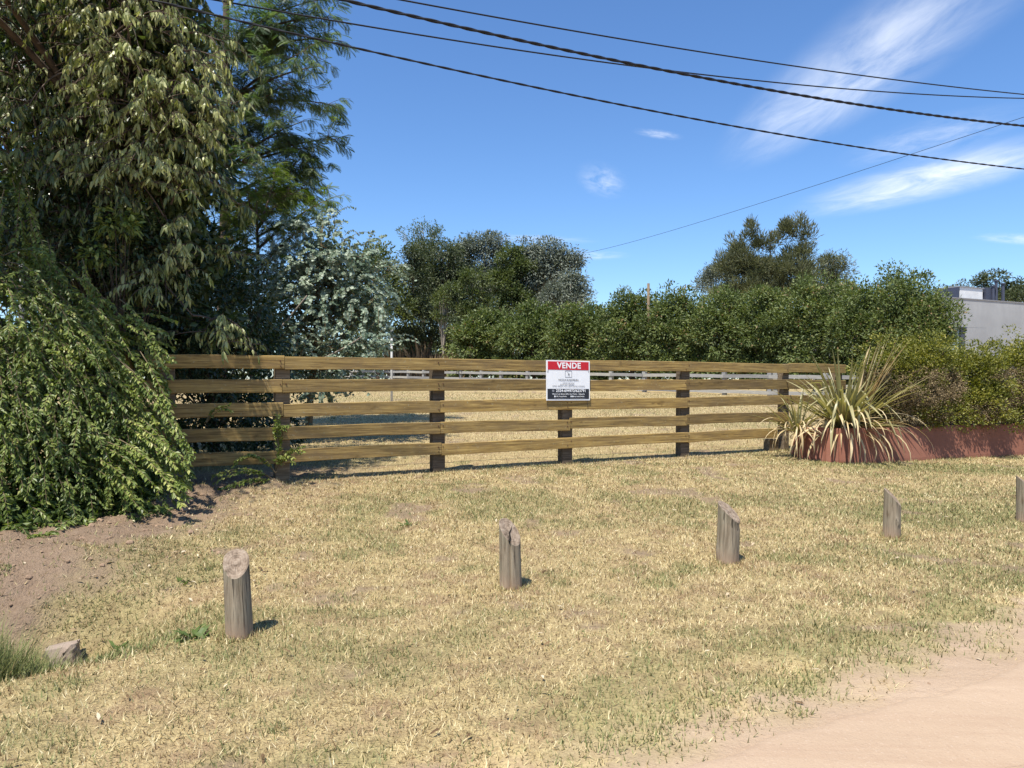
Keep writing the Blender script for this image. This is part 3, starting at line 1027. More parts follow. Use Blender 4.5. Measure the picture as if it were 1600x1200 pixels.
wire('thick twisted overhead cable, upper of the two heavy ones', [(520, -2), (960, 96), (1600, 198)], 10.2, .45, .026, twist=True)
wire('twisted overhead cable, lowest of the long ones, passing in front of the tree', [(230, 0), (960, 163), (1600, 265)], 9.4, .45, .0155, twist=True)
wire('thin overhead wire, topmost in the sky', [(600, -3), (960, 61), (1600, 149)], 12.5, .45, .013)
wire('thin overhead wire that crosses behind the thick twisted cable', [(450, 22), (960, 101), (1600, 155)], 13, .45, .013)
p0, p1 = P(1640, 170, 10.5), P(880, 401, 78)
b = MB()
tt = np.linspace(0, 1, 30)[:, None]
ph3 = np.asarray(p0) * (1 - tt) + np.asarray(p1) * tt
ph3[:, 2] -= (4 * tt[:, 0] * (1 - tt[:, 0])) * .35
b.tube(ph3, np.linspace(.004, .016, 30), 5)
tag(b.build('overhead_wire', M['cable']), 'faint thin wire slanting from the right edge down to the far trees', 'wire', 'overhead wires')

# ------------------------------------------------------------------ foliage materials
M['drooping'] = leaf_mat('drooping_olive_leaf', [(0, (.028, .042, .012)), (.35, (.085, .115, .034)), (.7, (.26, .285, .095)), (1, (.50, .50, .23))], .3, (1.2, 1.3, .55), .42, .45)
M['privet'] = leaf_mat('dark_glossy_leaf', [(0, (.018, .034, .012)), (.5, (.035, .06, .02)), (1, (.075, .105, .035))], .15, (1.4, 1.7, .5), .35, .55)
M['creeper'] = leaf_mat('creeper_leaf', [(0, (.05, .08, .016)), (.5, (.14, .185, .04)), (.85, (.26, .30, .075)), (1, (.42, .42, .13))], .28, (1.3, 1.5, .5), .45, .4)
M['feather'] = leaf_mat('feathery_leaf', [(0, (.045, .075, .035)), (.5, (.095, .135, .065)), (1, (.20, .235, .12))], .35, (1.3, 1.6, .6))
M['featherlight'] = leaf_mat('light_feathery_leaf', [(0, (.05, .085, .016)), (.5, (.10, .145, .03)), (1, (.19, .22, .05))], .35, (1.4, 1.6, .5))
M['silver'] = leaf_mat('silver_round_leaf', [(0, (.12, .18, .115)), (.5, (.25, .315, .22)), (1, (.45, .50, .385))], .2, (1, 1.1, .9), .5, .4)
M['far_dark'] = leaf_mat('far_dark_leaf', [(0, (.03, .044, .02)), (.5, (.062, .08, .036)), (1, (.12, .135, .06))], .22)
M['far_green'] = leaf_mat('far_green_leaf', [(0, (.045, .065, .02)), (.5, (.085, .11, .032)), (1, (.15, .17, .055))], .25)
M['far_grey'] = leaf_mat('far_grey_green_leaf', [(0, (.07, .085, .062)), (.5, (.14, .16, .118)), (1, (.26, .28, .21))], .18, (1.1, 1.2, .8))
M['far_pine'] = leaf_mat('far_casuarina_leaf', [(0, (.065, .072, .036)), (.5, (.135, .145, .075)), (1, (.23, .235, .125))], .2, (1.2, 1.3, .7))
M['hedge'] = leaf_mat('tall_hedge_leaf', [(0, (.05, .07, .024)), (.5, (.115, .148, .046)), (.85, (.185, .21, .068)), (.97, (.23, .23, .08)), (1, (.27, .18, .09))], .22, (1.3, 1.5, .5), .5, .3)
M['clipped'] = leaf_mat('clipped_hedge_leaf', [(0, (.07, .085, .015)), (.5, (.17, .175, .03)), (1, (.34, .30, .06))], .3, (1.3, 1.4, .4))
M['twiggy'] = leaf_mat('dry_hedge_twig', [(0, (.09, .065, .035)), (.5, (.22, .165, .09)), (1, (.34, .26, .15))], .1, (1.1, 1, .8), .8, .1)
M['flax'] = leaf_mat('flax_green', [(0, (.11, .115, .042)), (.5, (.27, .245, .105)), (1, (.52, .45, .25))], .2, (1.2, 1.3, .5), .4, .5)
M['flaxdry'] = leaf_mat('flax_dry', [(0, (.30, .21, .10)), (.5, (.50, .38, .20)), (1, (.66, .54, .33))], .2, (1.1, 1, .7), .7, .2)
M['dryweed'] = leaf_mat('dry_tall_weed', [(0, (.14, .10, .06)), (1, (.36, .26, .16))], .15, (1.1, 1, .8), .8, .1)


def grass_mat(name, shade=1.0):
    m = NT(name)
    r_ = m.attr('rnd'); g_ = m.attr('green')
    dry = m.ramp(r_, [(0, (.13, .08, .04)), (.28, (.33, .235, .11)), (.6, (.58, .46, .23)), (1, (.80, .69, .42))])
    grn = m.ramp(r_, [(0, (.09, .11, .035)), (.5, (.175, .20, .07)), (1, (.31, .325, .13))])
    fd = m.noise(m.pos(), 2.3, 6, .7)
    dry = m.mix(m.math('MULTIPLY', m.ramp(fd, [(.50, (0, 0, 0)), (.68, (1, 1, 1))]), .42), dry, (.34, .22, .12))
    c = m.mix(g_, dry, grn)
    bs = m.bsdf(c, .7, None, .2)
    t = m.node('ShaderNodeBsdfTranslucent'); m.l.new(c, t.inputs['Color'])
    mx = m.node('ShaderNodeMixShader', {0: .3}); m.l.new(bs, mx.inputs[1]); m.l.new(t.outputs[0], mx.inputs[2])
    return m.done(mx.outputs[0])


M['grass'] = grass_mat('lawn_blades')

# ------------------------------------------------------------------ generic trees
def crown_mesh(r, lobes, n_clumps, clump_r, per, ll, lw, tmpl='rhomb', up=.5, shell=(.55, 1.0), droop=0.0, flat=.8):
    """lobes: [(centre, radii)]; returns MB and the clump centres"""
    vols = np.array([np.prod(l[1]) for l in lobes]) ** .75
    pick = r.choice(len(lobes), n_clumps, p=vols / vols.sum())
    C = np.array([l[0] for l in lobes])[pick]; Rd = np.array([l[1] for l in lobes])[pick]
    d = rand_dirs(n_clumps, r)
    d[:, 2] = np.where(d[:, 2] < -.5, -d[:, 2] * .5, d[:, 2])
    rad = r.uniform(shell[0], shell[1], n_clumps) * (1 + r.normal(0, .06, n_clumps))
    cc = C + d * Rd * rad[:, None]
    size = clump_r * r.uniform(.6, 1.35, n_clumps)
    tint = r.normal(0, .13, n_clumps)
    n = n_clumps * per
    k_ = np.repeat(np.arange(n_clumps), per)
    od = rand_dirs(n, r)
    orad = r.uniform(.15, 1, n) ** .6
    pos = cc[k_] + od * (orad * size[k_])[:, None] * np.array([1, 1, flat])
    out = norm(pos - C[k_] + 1e-6)
    ax = norm(od * .6 + out * .5 + rand_dirs(n, r) * .7 + np.array([0, 0, -droop]))
    nr = norm(np.array([0, 0, up]) + out * .5 + rand_dirs(n, r) * .6)
    T, TF = {'rhomb': (T_RHOMB, F_RHOMB), 'lance': (T_LANCE, F_LANCE), 'disc': (T_DISC, F_DISC)}[tmpl]
    b = MB()
    b.leaves(T, TF, pos, ax, nr, ll * r.uniform(.65, 1.3, n), lw * r.uniform(.7, 1.25, n), np.clip(.5 + tint[k_] + r.normal(0, .2, n), 0, 1))
    return b, cc


def tree(name, label, cat, group, base, lobes, n_clumps, clump_r, per, ll, lw, leafm, barkm='bark', trunk_r=.2, limbs=16, seed=1, tmpl='rhomb', droop=0.0, up=.5, shell=(.55, 1.0), split_z=.35, flat=.8, trunks=1, crown_name='crown'):
    r = np.random.default_rng(seed)
    base = np.array(base, float)
    e = empty(name, base, label, cat, group)
    b, cc = crown_mesh(r, lobes, n_clumps, clump_r, per, ll, lw, tmpl, up, shell, droop, flat)
    b.build(crown_name, M[leafm], e, origin=base)
    tb = MB()
    ctr = np.mean([l[0] for l in lobes], 0)
    for q in range(trunks):
        bq = base + np.array([r.normal(0, trunk_r * 2.5), r.normal(0, trunk_r * 2.5), -.2]) * (1 if trunks > 1 else np.array([0, 0, 1]))
        fork = base * (1 - split_z) + ctr * split_z + np.array([r.normal(0, trunk_r), r.normal(0, trunk_r), 0])
        top = ctr + np.array([r.normal(0, .1), r.normal(0, .1), (max(l[0][2] + l[1][2] * .5 for l in lobes) - ctr[2]) * .8])
        tb.tube(bez(bq, fork, top, 12), np.linspace(trunk_r, trunk_r * .18, 12), 7)
        for i_ in r.choice(len(cc), min(limbs // trunks, len(cc)), replace=False):
            f = r.uniform(.25, .8)
            st = bez(bq, fork, top, 20)[int(f * 19)]
            mid = (st + cc[i_]) / 2 + np.array([0, 0, r.uniform(-.05, .15)]) * np.linalg.norm(cc[i_] - st)
            tb.tube(bez(st, mid, cc[i_], 7), np.linspace(trunk_r * .38 * (1 - f * .6), trunk_r * .06, 7), 5)
    tb.build('trunk', M[barkm], e, origin=base, smooth_shade=True)
    return e


def lobe(px, py, rx, ry, d, depth=None, dd=0):
    """an ellipsoid of foliage seen around (px, py)"""
    s = d / F
    return (P(px, py, d) + np.array([0, dd, 0]), np.array([rx * s, (depth if depth else rx * s * .9), ry * s]))


def base_at(px, d):
    x = (px - 800) / F * d
    return (x, d, tz(x, d))


GB = 'trees standing beyond the field'
# wood at the back left
tree('leafy_tree', 'rounded green tree behind the silvery tree, left of the dark conifer', 'tree', GB, base_at(590, 70), [lobe(585, 440, 45, 62, 70), lobe(560, 500, 45, 50, 70), lobe(610, 500, 34, 50, 70)], 130, 1.15, 90, .34, .16, 'far_green', seed=21, trunk_r=.22)
tree('airy_tree', 'airy light-crowned tree poking above the dark conifer', 'tree', GB, base_at(662, 92), [lobe(640, 368, 16, 14, 92), lobe(665, 360, 24, 14, 92), lobe(682, 372, 14, 16, 92), lobe(655, 395, 22, 20, 92)], 55, .8, 34, .30, .12, 'far_green', 'palebark', .18, 40, 22, split_z=.6, shell=(.5, 1.05))
tree('dark_conifer', 'dark brownish conifer at the left end of the wood', 'tree', GB, base_at(645, 74), [lobe(643, 405, 20, 30, 74), lobe(640, 445, 28, 42, 74), lobe(648, 500, 34, 50, 74), lobe(640, 535, 36, 30, 74)], 150, .85, 95, .30, .12, 'far_dark', seed=23, trunk_r=.25, droop=.5)
tree('dark_gum_tree', 'tall dark gum tree right of the conifer', 'tree', GB, base_at(700, 80), [lobe(690, 398, 30, 28, 80), lobe(700, 440, 38, 38, 80), lobe(672, 450, 26, 40, 80), lobe(705, 490, 40, 40, 80)], 150, 1.1, 90, .34, .13, 'far_dark', 'palebark', .28, 18, 24, droop=.5)
tree('dark_gum_tree', 'bushy-headed gum tree in the middle of the wood', 'tree', GB, base_at(758, 84), [lobe(765, 392, 28, 27, 84), lobe(735, 395, 20, 25, 84), lobe(772, 425, 30, 34, 84), lobe(750, 455, 38, 34, 84)], 140, 1.1, 90, .34, .13, 'far_grey', 'palebark', .28, 18, 25, droop=.5)
tree('leafy_tree', 'green feathery-edged tree between the bushy gum and the broad grey crown', 'tree', GB, base_at(800, 78), [lobe(798, 400, 18, 20, 78), lobe(812, 425, 20, 24, 78), lobe(785, 440, 24, 30, 78), lobe(805, 475, 34, 34, 78)], 150, .8, 85, .30, .13, 'far_green', 'palebark', .22, 18, 38, droop=.2, shell=(.35, 1.08))
tree('leafy_tree', 'dark leafy tree closing the wood between conifer and tall gum', 'tree', GB, base_at(668, 86), [lobe(668, 395, 22, 26, 86), lobe(655, 430, 26, 34, 86), lobe(722, 402, 20, 24, 86), lobe(715, 445, 30, 34, 86), lobe(680, 480, 45, 40, 86)], 190, 1.0, 80, .34, .15, 'far_dark', seed=39, trunk_r=.25, droop=.2, shell=(.3, 1.08))
tree('grey_gum_tree', 'pale grey gum tree with the broadest crown at the right of the wood', 'tree', GB, base_at(852, 80), [lobe(856, 395, 28, 24, 80), lobe(828, 405, 24, 24, 80), lobe(885, 415, 22, 28, 80), lobe(845, 435, 42, 40, 80), lobe(820, 450, 26, 32, 80)], 170, 1.1, 95, .34, .13, 'far_grey', 'palebark', .3, 20, 26, droop=.5)
tree('grey_gum_tree', 'low spreading gum tree at the right foot of the wood', 'tree', GB, base_at(892, 76), [lobe(895, 450, 28, 24, 76), lobe(905, 470, 22, 20, 76), lobe(870, 470, 30, 26, 76)], 90, .95, 85, .3, .12, 'far_grey', 'palebark', .2, 14, 27, droop=.4)
tree('young_tree', 'light green sapling with thin pale trunks inside the wood', 'tree', GB, base_at(735, 68), [lobe(742, 440, 24, 24, 68), lobe(748, 470, 20, 18, 68), lobe(730, 490, 18, 14, 68)], 70, .7, 60, .26, .12, 'far_green', 'palebark', .1, 14, 28, split_z=.5)
tree('young_tree', 'slim sapling with a crooked bare trunk before the dark conifer', 'tree', GB, base_at(692, 66), [lobe(690, 470, 16, 18, 66), lobe(702, 455, 12, 14, 66), lobe(686, 500, 12, 12, 66)], 34, .55, 45, .24, .11, 'far_green', 'palebark', .11, 20, 29, split_z=.55)
tree('understorey_bush', 'dark bush filling the foot of the wood', 'bush', GB, base_at(700, 76), [lobe(680, 535, 50, 25, 76), lobe(735, 525, 45, 32, 76), lobe(790, 520, 50, 30, 76)], 130, 1.1, 80, .34, .14, 'far_dark', seed=30, trunk_r=.1, trunks=3)
b = MB(); r = np.random.default_rng(160)
n = 26000
ang = r.uniform(-.85, .95, n); d = r.uniform(125, 150, n)
x = np.tan(ang) * d
hg = (5.5 + 4.5 * fbm(x * .09, x * 0 + 2, 66, 4)) * r.uniform(0, 1, n) ** .7
pos = np.stack([x, d, terrain(x, d) + hg], -1)
b.leaves(T_RHOMB, F_RHOMB, pos, rand_dirs(n, r), rand_dirs(n, r), r.uniform(.8, 1.7, n), r.uniform(.5, .9, n), np.clip(r.normal(.4, .2, n), 0, 1))
tag(b.build('distant_wood', M['far_dark']), 'low dark band of distant woods along the horizon', 'wood', None, 'stuff')
tree('gum_tree', 'shadowy gum tree in the depth of the wood, behind the sapling', 'tree', GB, base_at(725, 94), [lobe(715, 430, 45, 45, 94), lobe(770, 450, 45, 45, 94), lobe(690, 480, 45, 45, 94), lobe(760, 500, 60, 40, 94)], 190, 1.3, 80, .42, .18, 'far_dark', seed=36, trunk_r=.3, shell=(.2, 1), droop=.4)
tree('gum_tree', 'dull green gum tree in the depth of the wood, behind the broad grey crown', 'tree', GB, base_at(850, 92), [lobe(835, 450, 45, 45, 92), lobe(885, 465, 40, 38, 92), lobe(840, 495, 70, 40, 92)], 170, 1.3, 80, .42, .18, 'far_grey', seed=37, trunk_r=.3, shell=(.2, 1), droop=.4)
# right of the hedge
tree('casuarina_tree', 'tall feathery casuarina rising behind the hedge', 'tree', GB, base_at(1205, 88), [lobe(1228, 366, 12, 26, 88), lobe(1246, 362, 10, 22, 88), lobe(1262, 376, 9, 22, 88), lobe(1168, 378, 12, 26, 88), lobe(1150, 398, 12, 24, 88), lobe(1190, 392, 14, 26, 88), lobe(1208, 385, 12, 30, 88), lobe(1250, 405, 24, 30, 88), lobe(1130, 422, 20, 26, 88), lobe(1170, 425, 36, 32, 88), lobe(1225, 432, 50, 32, 88), lobe(1170, 462, 60, 30, 88), lobe(1240, 465, 60, 30, 88)], 420, .7, 80, .62, .085, 'far_pine', seed=31, trunk_r=.3, droop=-.75, up=.1, shell=(.4, 1.12), flat=1.25)
tree('casuarina_tree', 'small brownish casuarina right of the tall one', 'tree', GB, base_at(1298, 92), [lobe(1300, 412, 24, 18, 92), lobe(1285, 430, 26, 22, 92), lobe(1318, 428, 14, 18, 92), lobe(1300, 455, 36, 26, 92)], 120, .8, 80, .36, .09, 'far_pine', seed=32, trunk_r=.2)
tree('casuarina_tree', 'hazy low tree left of the tall casuarina', 'tree', GB, base_at(1118, 96), [lobe(1120, 430, 22, 20, 96), lobe(1100, 445, 20, 16, 96)], 50, .85, 80, .36, .1, 'far_grey', seed=33, trunk_r=.2)
tree('roadside_tree', 'dark tree crown behind the roof of the house', 'tree', GB, base_at(1560, 72), [lobe(1555, 442, 26, 14, 72), lobe(1530, 440, 12, 8, 72), lobe(1595, 455, 24, 14, 72), lobe(1560, 470, 60, 20, 72)], 90, .8, 80, .3, .12, 'far_dark', seed=34, trunk_r=.25)
tree('roadside_tree', 'pale green tree between the hedge and the house roof', 'tree', GB, base_at(1492, 78), [lobe(1495, 462, 22, 16, 78), lobe(1475, 475, 18, 16, 78)], 40, .8, 70, .3, .12, 'far_grey', seed=35, trunk_r=.2)

# tall hedge beyond the far fence, shrub by shrub
HG = 'shrubs of the tall hedge behind the far fence'
hs_ = [(762, 482, 50, 64, 'leftmost rounded shrub of the tall hedge, beside the wood'),
       (835, 476, 56, 61.5, 'second shrub from the left end of the tall hedge'),
       (910, 474, 54, 58.5, 'shrub of the tall hedge rising right above the VENDE sign'),
       (985, 452, 52, 55.5, 'shrub of the tall hedge left of the grey pole'),
       (1055, 452, 52, 53, 'shrub of the tall hedge right of the grey pole'),
       (1130, 448, 56, 50.5, 'shrub of the tall hedge under the left side of the tall casuarina'),
       (1205, 446, 54, 48, 'shrub of the tall hedge under the right side of the tall casuarina'),
       (1280, 432, 56, 45, 'reddish-tipped highest shrub in the middle right of the tall hedge'),
       (1345, 440, 48, 41.8, 'shrub of the tall hedge just behind the flax leaves'),
       (1404, 418, 44, 39.2, 'tallest pointed shrub near the right end of the tall hedge'),
       (1444, 457, 28, 37.6, 'last shrub of the tall hedge, touching the house wall')]
for i_, (px, top, rx, d, lab) in enumerate(hs_):
    g = base_at(px, d)
    gy_ = HOR + (EYE - g[2]) / d * F
    rr = np.random.default_rng(300 + i_)
    h_ = (gy_ - top)
    lobes = [lobe(px, top + h_ * .52, rx * 1.15, h_ * .50, d, 2.3), lobe(px - rx * .45, top + h_ * .45, rx * .62, h_ * .36, d, 1.8, -.3), lobe(px + rx * .4, top + h_ * .38, rx * .6, h_ * .33, d, 1.8, -.3),
             lobe(px + rr.uniform(-.3, .3) * rx, top + h_ * .2, rx * .5, h_ * .2, d, 1.4), lobe(px, top + h_ * .8, rx * 1.15, h_ * .24, d, 2.2, -.2)]
    tree('hedge_shrub', lab, 'shrub', HG, g, lobes, 280, .68, 78, .225 * d / 50, .11 * d / 50, 'hedge', seed=300 + i_, trunk_r=.12, limbs=14, shell=(.45, 1.04), trunks=2, crown_name='foliage')

# tall dry weeds between hedge and wood
b = MB(); r = np.random.default_rng(50); n = 2600
u = r.uniform(612, 722, n); d = r.uniform(72, 78, n)
x = (u - 800) / F * d; pos = np.stack([x, d, terrain(x, d)], -1)
hh = r.uniform(1.2, 4.3, n) * (.7 + .5 * vnoise(u / 14, u * 0, 4))
b.leaves(T_RHOMB, F_RHOMB, pos, norm(np.array([0, 0, 1]) + r.normal(0, .22, (n, 3))), rand_dirs(n, r), hh, r.uniform(.05, .14, n), r.uniform(0, 1, n))
tag(b.build('dry_weeds', M['dryweed']), 'tall dry brown weeds at the foot of the wood', 'weeds', None, 'stuff')

# ------------------------------------------------------------------ near trees on the left
def twig_leaves(b, r, path, n, T, TF, ll, lw, mode, rnd_c):
    """hang n leaves on a twig path"""
    t = np.sort(r.uniform(.12, 1, n)) * (len(path) - 1)
    i0 = np.minimum(t.astype(int), len(path) - 2); f = (t - i0)[:, None]
    pos = path[i0] * (1 - f) + path[i0 + 1] * f
    tg = norm(path[i0 + 1] - path[i0])
    side = norm(np.cross(tg, np.array([0, 0, 1.0])) + 1e-6) * np.where(np.arange(n) % 2, 1, -1)[:, None]
    if mode == 'hang':
        ax = norm(np.array([0, 0, -1.0]) + side * .35 + tg * .35 + r.normal(0, .22, (n, 3)))
        nr = norm(side * .3 + tg * .8 + r.normal(0, .5, (n, 3)))
    elif mode == 'strand':
        ax = norm(tg * .75 + side * .75 + np.array([0, 0, -.25]) + r.normal(0, .3, (n, 3)))
        nr = norm(np.array([0, -.5, .8]) + r.normal(0, .55, (n, 3)))
    elif mode == 'pair':
        ax = norm(side + np.array([0, 0, -.35]) + tg * .15 + r.normal(0, .25, (n, 3)))
        nr = norm(tg * .8 + np.array([0, -.3, .5]) + r.normal(0, .4, (n, 3)))
    else:
        ax = norm(tg * .5 + side * .6 + np.array([0, 0, -.28]) + r.normal(0, .25, (n, 3)))
        nr = norm(np.array([0, 0, 1.0]) + r.normal(0, .3, (n, 3)))
    b.leaves(T, TF, pos, ax, nr, ll * r.uniform(.7, 1.25, n), lw * r.uniform(.75, 1.2, n), np.clip(rnd_c + r.normal(0, .2, n), 0, 1))


# 1. tall tree with drooping olive leaves
def drooping_tree():
    r = np.random.default_rng(71)
    base = np.array(base_at(150, 9.8))
    e = empty('drooping_leaf_tree', base, 'tall tree with hanging yellowish olive leaves filling the upper left', 'tree')
    lobes = [(P(205, 60, 9.4), np.array([1.0, .9, 1.7])), (P(255, 200, 9.3), np.array([.62, .7, 1.1])), (P(120, 250, 9.5), np.array([1.1, .8, 1.3])),
             (P(60, 40, 9.6), np.array([1.4, 1.0, 1.9])), (P(200, -220, 9.4), np.array([1.4, 1.2, 1.6])), (P(265, 390, 9.6), np.array([.62, .6, .7])), (P(-60, 200, 9.4), np.array([1.0, 1.0, 1.8])),
             (P(330, 505, 9.4), np.array([.34, .22, .26])), (np.array([-5.75, 6.9, 6.45]), np.array([1.5, .85, .7])), (np.array([-6.5, 6.3, 6.5]), np.array([1.2, .9, .75]))]  # last two lobes: unseen overhang, placed to shade the crown face and fence
    wts = np.array([4, 2.9, 1.6, 2.4, 1.6, .9, 1.3, .25, 3.0, .7]); wts /= wts.sum()
    b = MB(); tb = MB()
    trunk = bez(base - [0, 0, .2], base + [.1, 0, 2.5], P(150, -330, 9.6), 16)
    tb.tube(trunk, np.linspace(.17, .04, 16), 8)
    for i in range(430):
        k_ = r.choice(len(lobes), p=wts)
        c, R = lobes[k_]
        dd = rand_dirs(1, r)[0]
        dd[1] = -abs(dd[1]) if r.random() < .62 else dd[1]
        p = c + dd * R * r.uniform(.4, 1.08)
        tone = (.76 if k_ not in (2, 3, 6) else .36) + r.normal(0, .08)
        out = norm(dd * np.array([1, 1, .1]) + r.normal(0, .35, 3) + [0, 0, .05])
        L = r.uniform(.6, 1.15)
        bough = bez(p - out * L * .5, p + [0, 0, .12], p + out * L * .5 + [0, 0, -.15], 9)
        tb.tube(bough, np.linspace(.013, .004, 9), 5, False)
        if i % 9 == 0 and k_ < 8:
            st = trunk[int(r.uniform(.25, .9) * 15)]
            tb.tube(bez(st, (st + bough[0]) / 2 + [0, 0, .25], bough[0], 8), np.linspace(.022, .008, 8), 5)
        for q in range(int(r.integers(4, 8))):
            j = int(r.integers(2, 9)); o_ = norm(out + r.normal(0, .55, 3) * np.array([1, 1, .5]))
            l2 = r.uniform(.2, .46); p2 = bough[j]
            path = bez(p2, p2 + o_ * l2 * .6 + [0, 0, .05], p2 + o_ * l2 + [0, 0, -.10 - .25 * l2], 6)
            tb.tube(path, np.linspace(.005, .002, 6), 4, False)
            sc = r.uniform(.6, 1.15)
            twig_leaves(b, r, path, int(r.integers(8, 15)), T_LANCE, F_LANCE, .128 * sc, .032 * sc, 'hang', tone + r.normal(0, .07))
    # inner foliage that closes the crown, its shade put into darker tones
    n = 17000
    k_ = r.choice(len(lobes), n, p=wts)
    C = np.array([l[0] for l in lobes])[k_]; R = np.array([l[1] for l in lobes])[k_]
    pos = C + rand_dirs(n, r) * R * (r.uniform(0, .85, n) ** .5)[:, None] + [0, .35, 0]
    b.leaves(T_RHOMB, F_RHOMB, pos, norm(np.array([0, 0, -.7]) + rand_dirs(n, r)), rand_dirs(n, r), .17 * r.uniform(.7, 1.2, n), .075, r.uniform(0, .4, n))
    for k_ in (8, 9):
        c = lobes[k_][0]
        tb.tube(bez(trunk[9], trunk[9] + [-.6, .0, 1.2], c, 10), np.linspace(.06, .02, 10), 6)
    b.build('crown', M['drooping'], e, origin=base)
    tb.build('trunk', M['bark'], e, origin=base, smooth_shade=True)


drooping_tree()


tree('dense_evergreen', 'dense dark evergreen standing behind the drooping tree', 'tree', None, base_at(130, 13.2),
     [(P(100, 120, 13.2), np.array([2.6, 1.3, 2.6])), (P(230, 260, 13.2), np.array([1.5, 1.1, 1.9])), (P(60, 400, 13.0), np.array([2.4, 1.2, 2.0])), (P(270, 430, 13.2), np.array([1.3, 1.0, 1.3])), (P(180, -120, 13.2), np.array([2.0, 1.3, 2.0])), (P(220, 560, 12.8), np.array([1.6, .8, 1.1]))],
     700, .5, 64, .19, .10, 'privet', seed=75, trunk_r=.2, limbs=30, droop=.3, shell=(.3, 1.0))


# 2. dark broad-leaved shrubs under it, behind and over the fence
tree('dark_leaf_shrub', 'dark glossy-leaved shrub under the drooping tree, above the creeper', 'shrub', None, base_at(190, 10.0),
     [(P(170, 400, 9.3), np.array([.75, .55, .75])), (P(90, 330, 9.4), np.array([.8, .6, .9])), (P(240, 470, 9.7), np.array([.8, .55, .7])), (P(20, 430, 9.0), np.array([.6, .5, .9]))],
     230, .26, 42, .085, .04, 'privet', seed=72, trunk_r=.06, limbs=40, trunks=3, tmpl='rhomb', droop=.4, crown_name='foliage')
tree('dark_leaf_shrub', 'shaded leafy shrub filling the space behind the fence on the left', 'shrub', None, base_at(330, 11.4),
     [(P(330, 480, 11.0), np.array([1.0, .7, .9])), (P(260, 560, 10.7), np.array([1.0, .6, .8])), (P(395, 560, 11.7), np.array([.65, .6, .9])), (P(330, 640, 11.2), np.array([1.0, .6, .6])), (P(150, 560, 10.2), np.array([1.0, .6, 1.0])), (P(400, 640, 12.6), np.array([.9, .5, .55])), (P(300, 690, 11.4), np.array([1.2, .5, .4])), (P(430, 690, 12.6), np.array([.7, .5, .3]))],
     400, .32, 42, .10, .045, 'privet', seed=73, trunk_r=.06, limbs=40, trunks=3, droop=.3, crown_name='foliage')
tree('dark_leaf_shrub', 'leaf cluster left of the tree fork, sunlight painted as paler leaves', 'shrub', None, base_at(195, 9.45),
     [(P(190, 355, 8.75), np.array([.26, .2, .22])), (P(150, 400, 8.8), np.array([.22, .16, .16]))],
     26, .11, 16, .09, .042, 'creeper', seed=74, trunk_r=.02, limbs=14, droop=.6, crown_name='foliage')  # sunlit sprig of the dark shrub; its light is put into paler leaves


# 3. feathery tree
def feathery(label, name, base, root, tips, spray_n, fl, leafm, seed, trunk_r=.13):
    r = np.random.default_rng(seed)
    base = np.array(base)
    e = empty(name, base, label, 'tree')
    b = MB(); tb = MB()
    root = np.array(root)
    trunk = bez(base - [0, 0, .2], (base + root) / 2 + [.25, 0, 0], root, 40)
    tb.tube(trunk, np.linspace(trunk_r, trunk_r * .2, 40), 8)
    for tip in tips:
        tip = np.array(tip)
        zs = np.clip(tip[2] - r.uniform(.4, 1.5), base[2] + .8, root[2])
        st = trunk[int(np.argmin(np.abs(trunk[:, 2] - zs)))]
        L = np.linalg.norm(tip - st)
        mid = (st + tip) / 2 + np.array([r.normal(0, .1), r.normal(0, .2), .14 * L])
        limb = bez(st, mid, tip, 24)
        tb.tube(limb, np.linspace(.012 + .012 * L, .006, 24), 6)
        for s in range(spray_n):
            f = 1 - (r.uniform(0, 1) ** 1.2) * .85
            i = min(int(f * 23), 22)
            p = limb[i]; tg = norm(limb[i + 1] - limb[i])
            side = norm(np.cross(tg, [0, 0, 1.0])) * (1 if s % 2 else -1)
            dr = norm(tg * r.uniform(.2, 1) + side * r.uniform(.2, 1.0) + [0, 0, r.uniform(-.45, .4)] + r.normal(0, .2, 3))
            l2 = r.uniform(.35, .85) * (1.2 - .5 * f) * fl / .19
            tw = bez(p, p + dr * l2 * .6 + [0, 0, .03], p + dr * l2 + [0, 0, -.10 * l2 - .04], 6)
            tb.tube(tw, np.linspace(.007, .0025, 6), 4, False)
            twig_leaves(b, r, tw, int(r.integers(8, 13)), T_FROND, F_FROND, fl, fl, 'frond', .5 + r.normal(0, .14))
    b.build('crown', M[leafm], e, origin=base)
    tb.build('trunk', M['bark'], e, origin=base, smooth_shade=True)


r = np.random.default_rng(80)
tips = [P(a, c, 18 + r.normal(0, .7)) for a, c in [(536, 66), (520, 30), (498, 2), (505, 105), (480, 80), (528, 168), (536, 218), (515, 262), (490, 285), (500, 230), (478, 190), (455, 130), (440, 60), (450, 10), (420, -40), (480, -50), (400, 30), (395, 110), (420, 180), (440, 250), (400, 240), (370, 60), (370, 160), (430, 310), (360, -60), (320, -120), (380, 200)]]
tips2 = [P(a, c, 18.3 + r.normal(0, .8)) for a, c in [(330, 40), (340, 130), (350, 230), (370, 300), (400, 330), (420, 120), (460, 160), (450, 210), (470, 250), (300, 200), (310, 300), (410, 70), (465, 40)]]
feathery('feathery-leaved tree whose branch tips reach into the blue sky', 'feathery_tree', base_at(340, 18.2), P(352, -160, 18), tips + tips2, 18, .27, 'feather', 81, .2)
tips = [P(a, c, 16.6 + r.normal(0, .5)) for a, c in [(430, 265), (455, 300), (470, 335), (440, 380), (420, 420), (390, 300), (400, 350), (385, 400), (370, 450), (350, 330), (415, 460), (350, 400), (480, 300), (520, 310), (500, 345), (405, 500), (365, 510), (460, 420)]]
feathery('lighter green feathery sapling under the tall feathery tree', 'feathery_tree', base_at(385, 16.6), P(400, 290, 16.6), tips, 20, .21, 'featherlight', 82, .08)


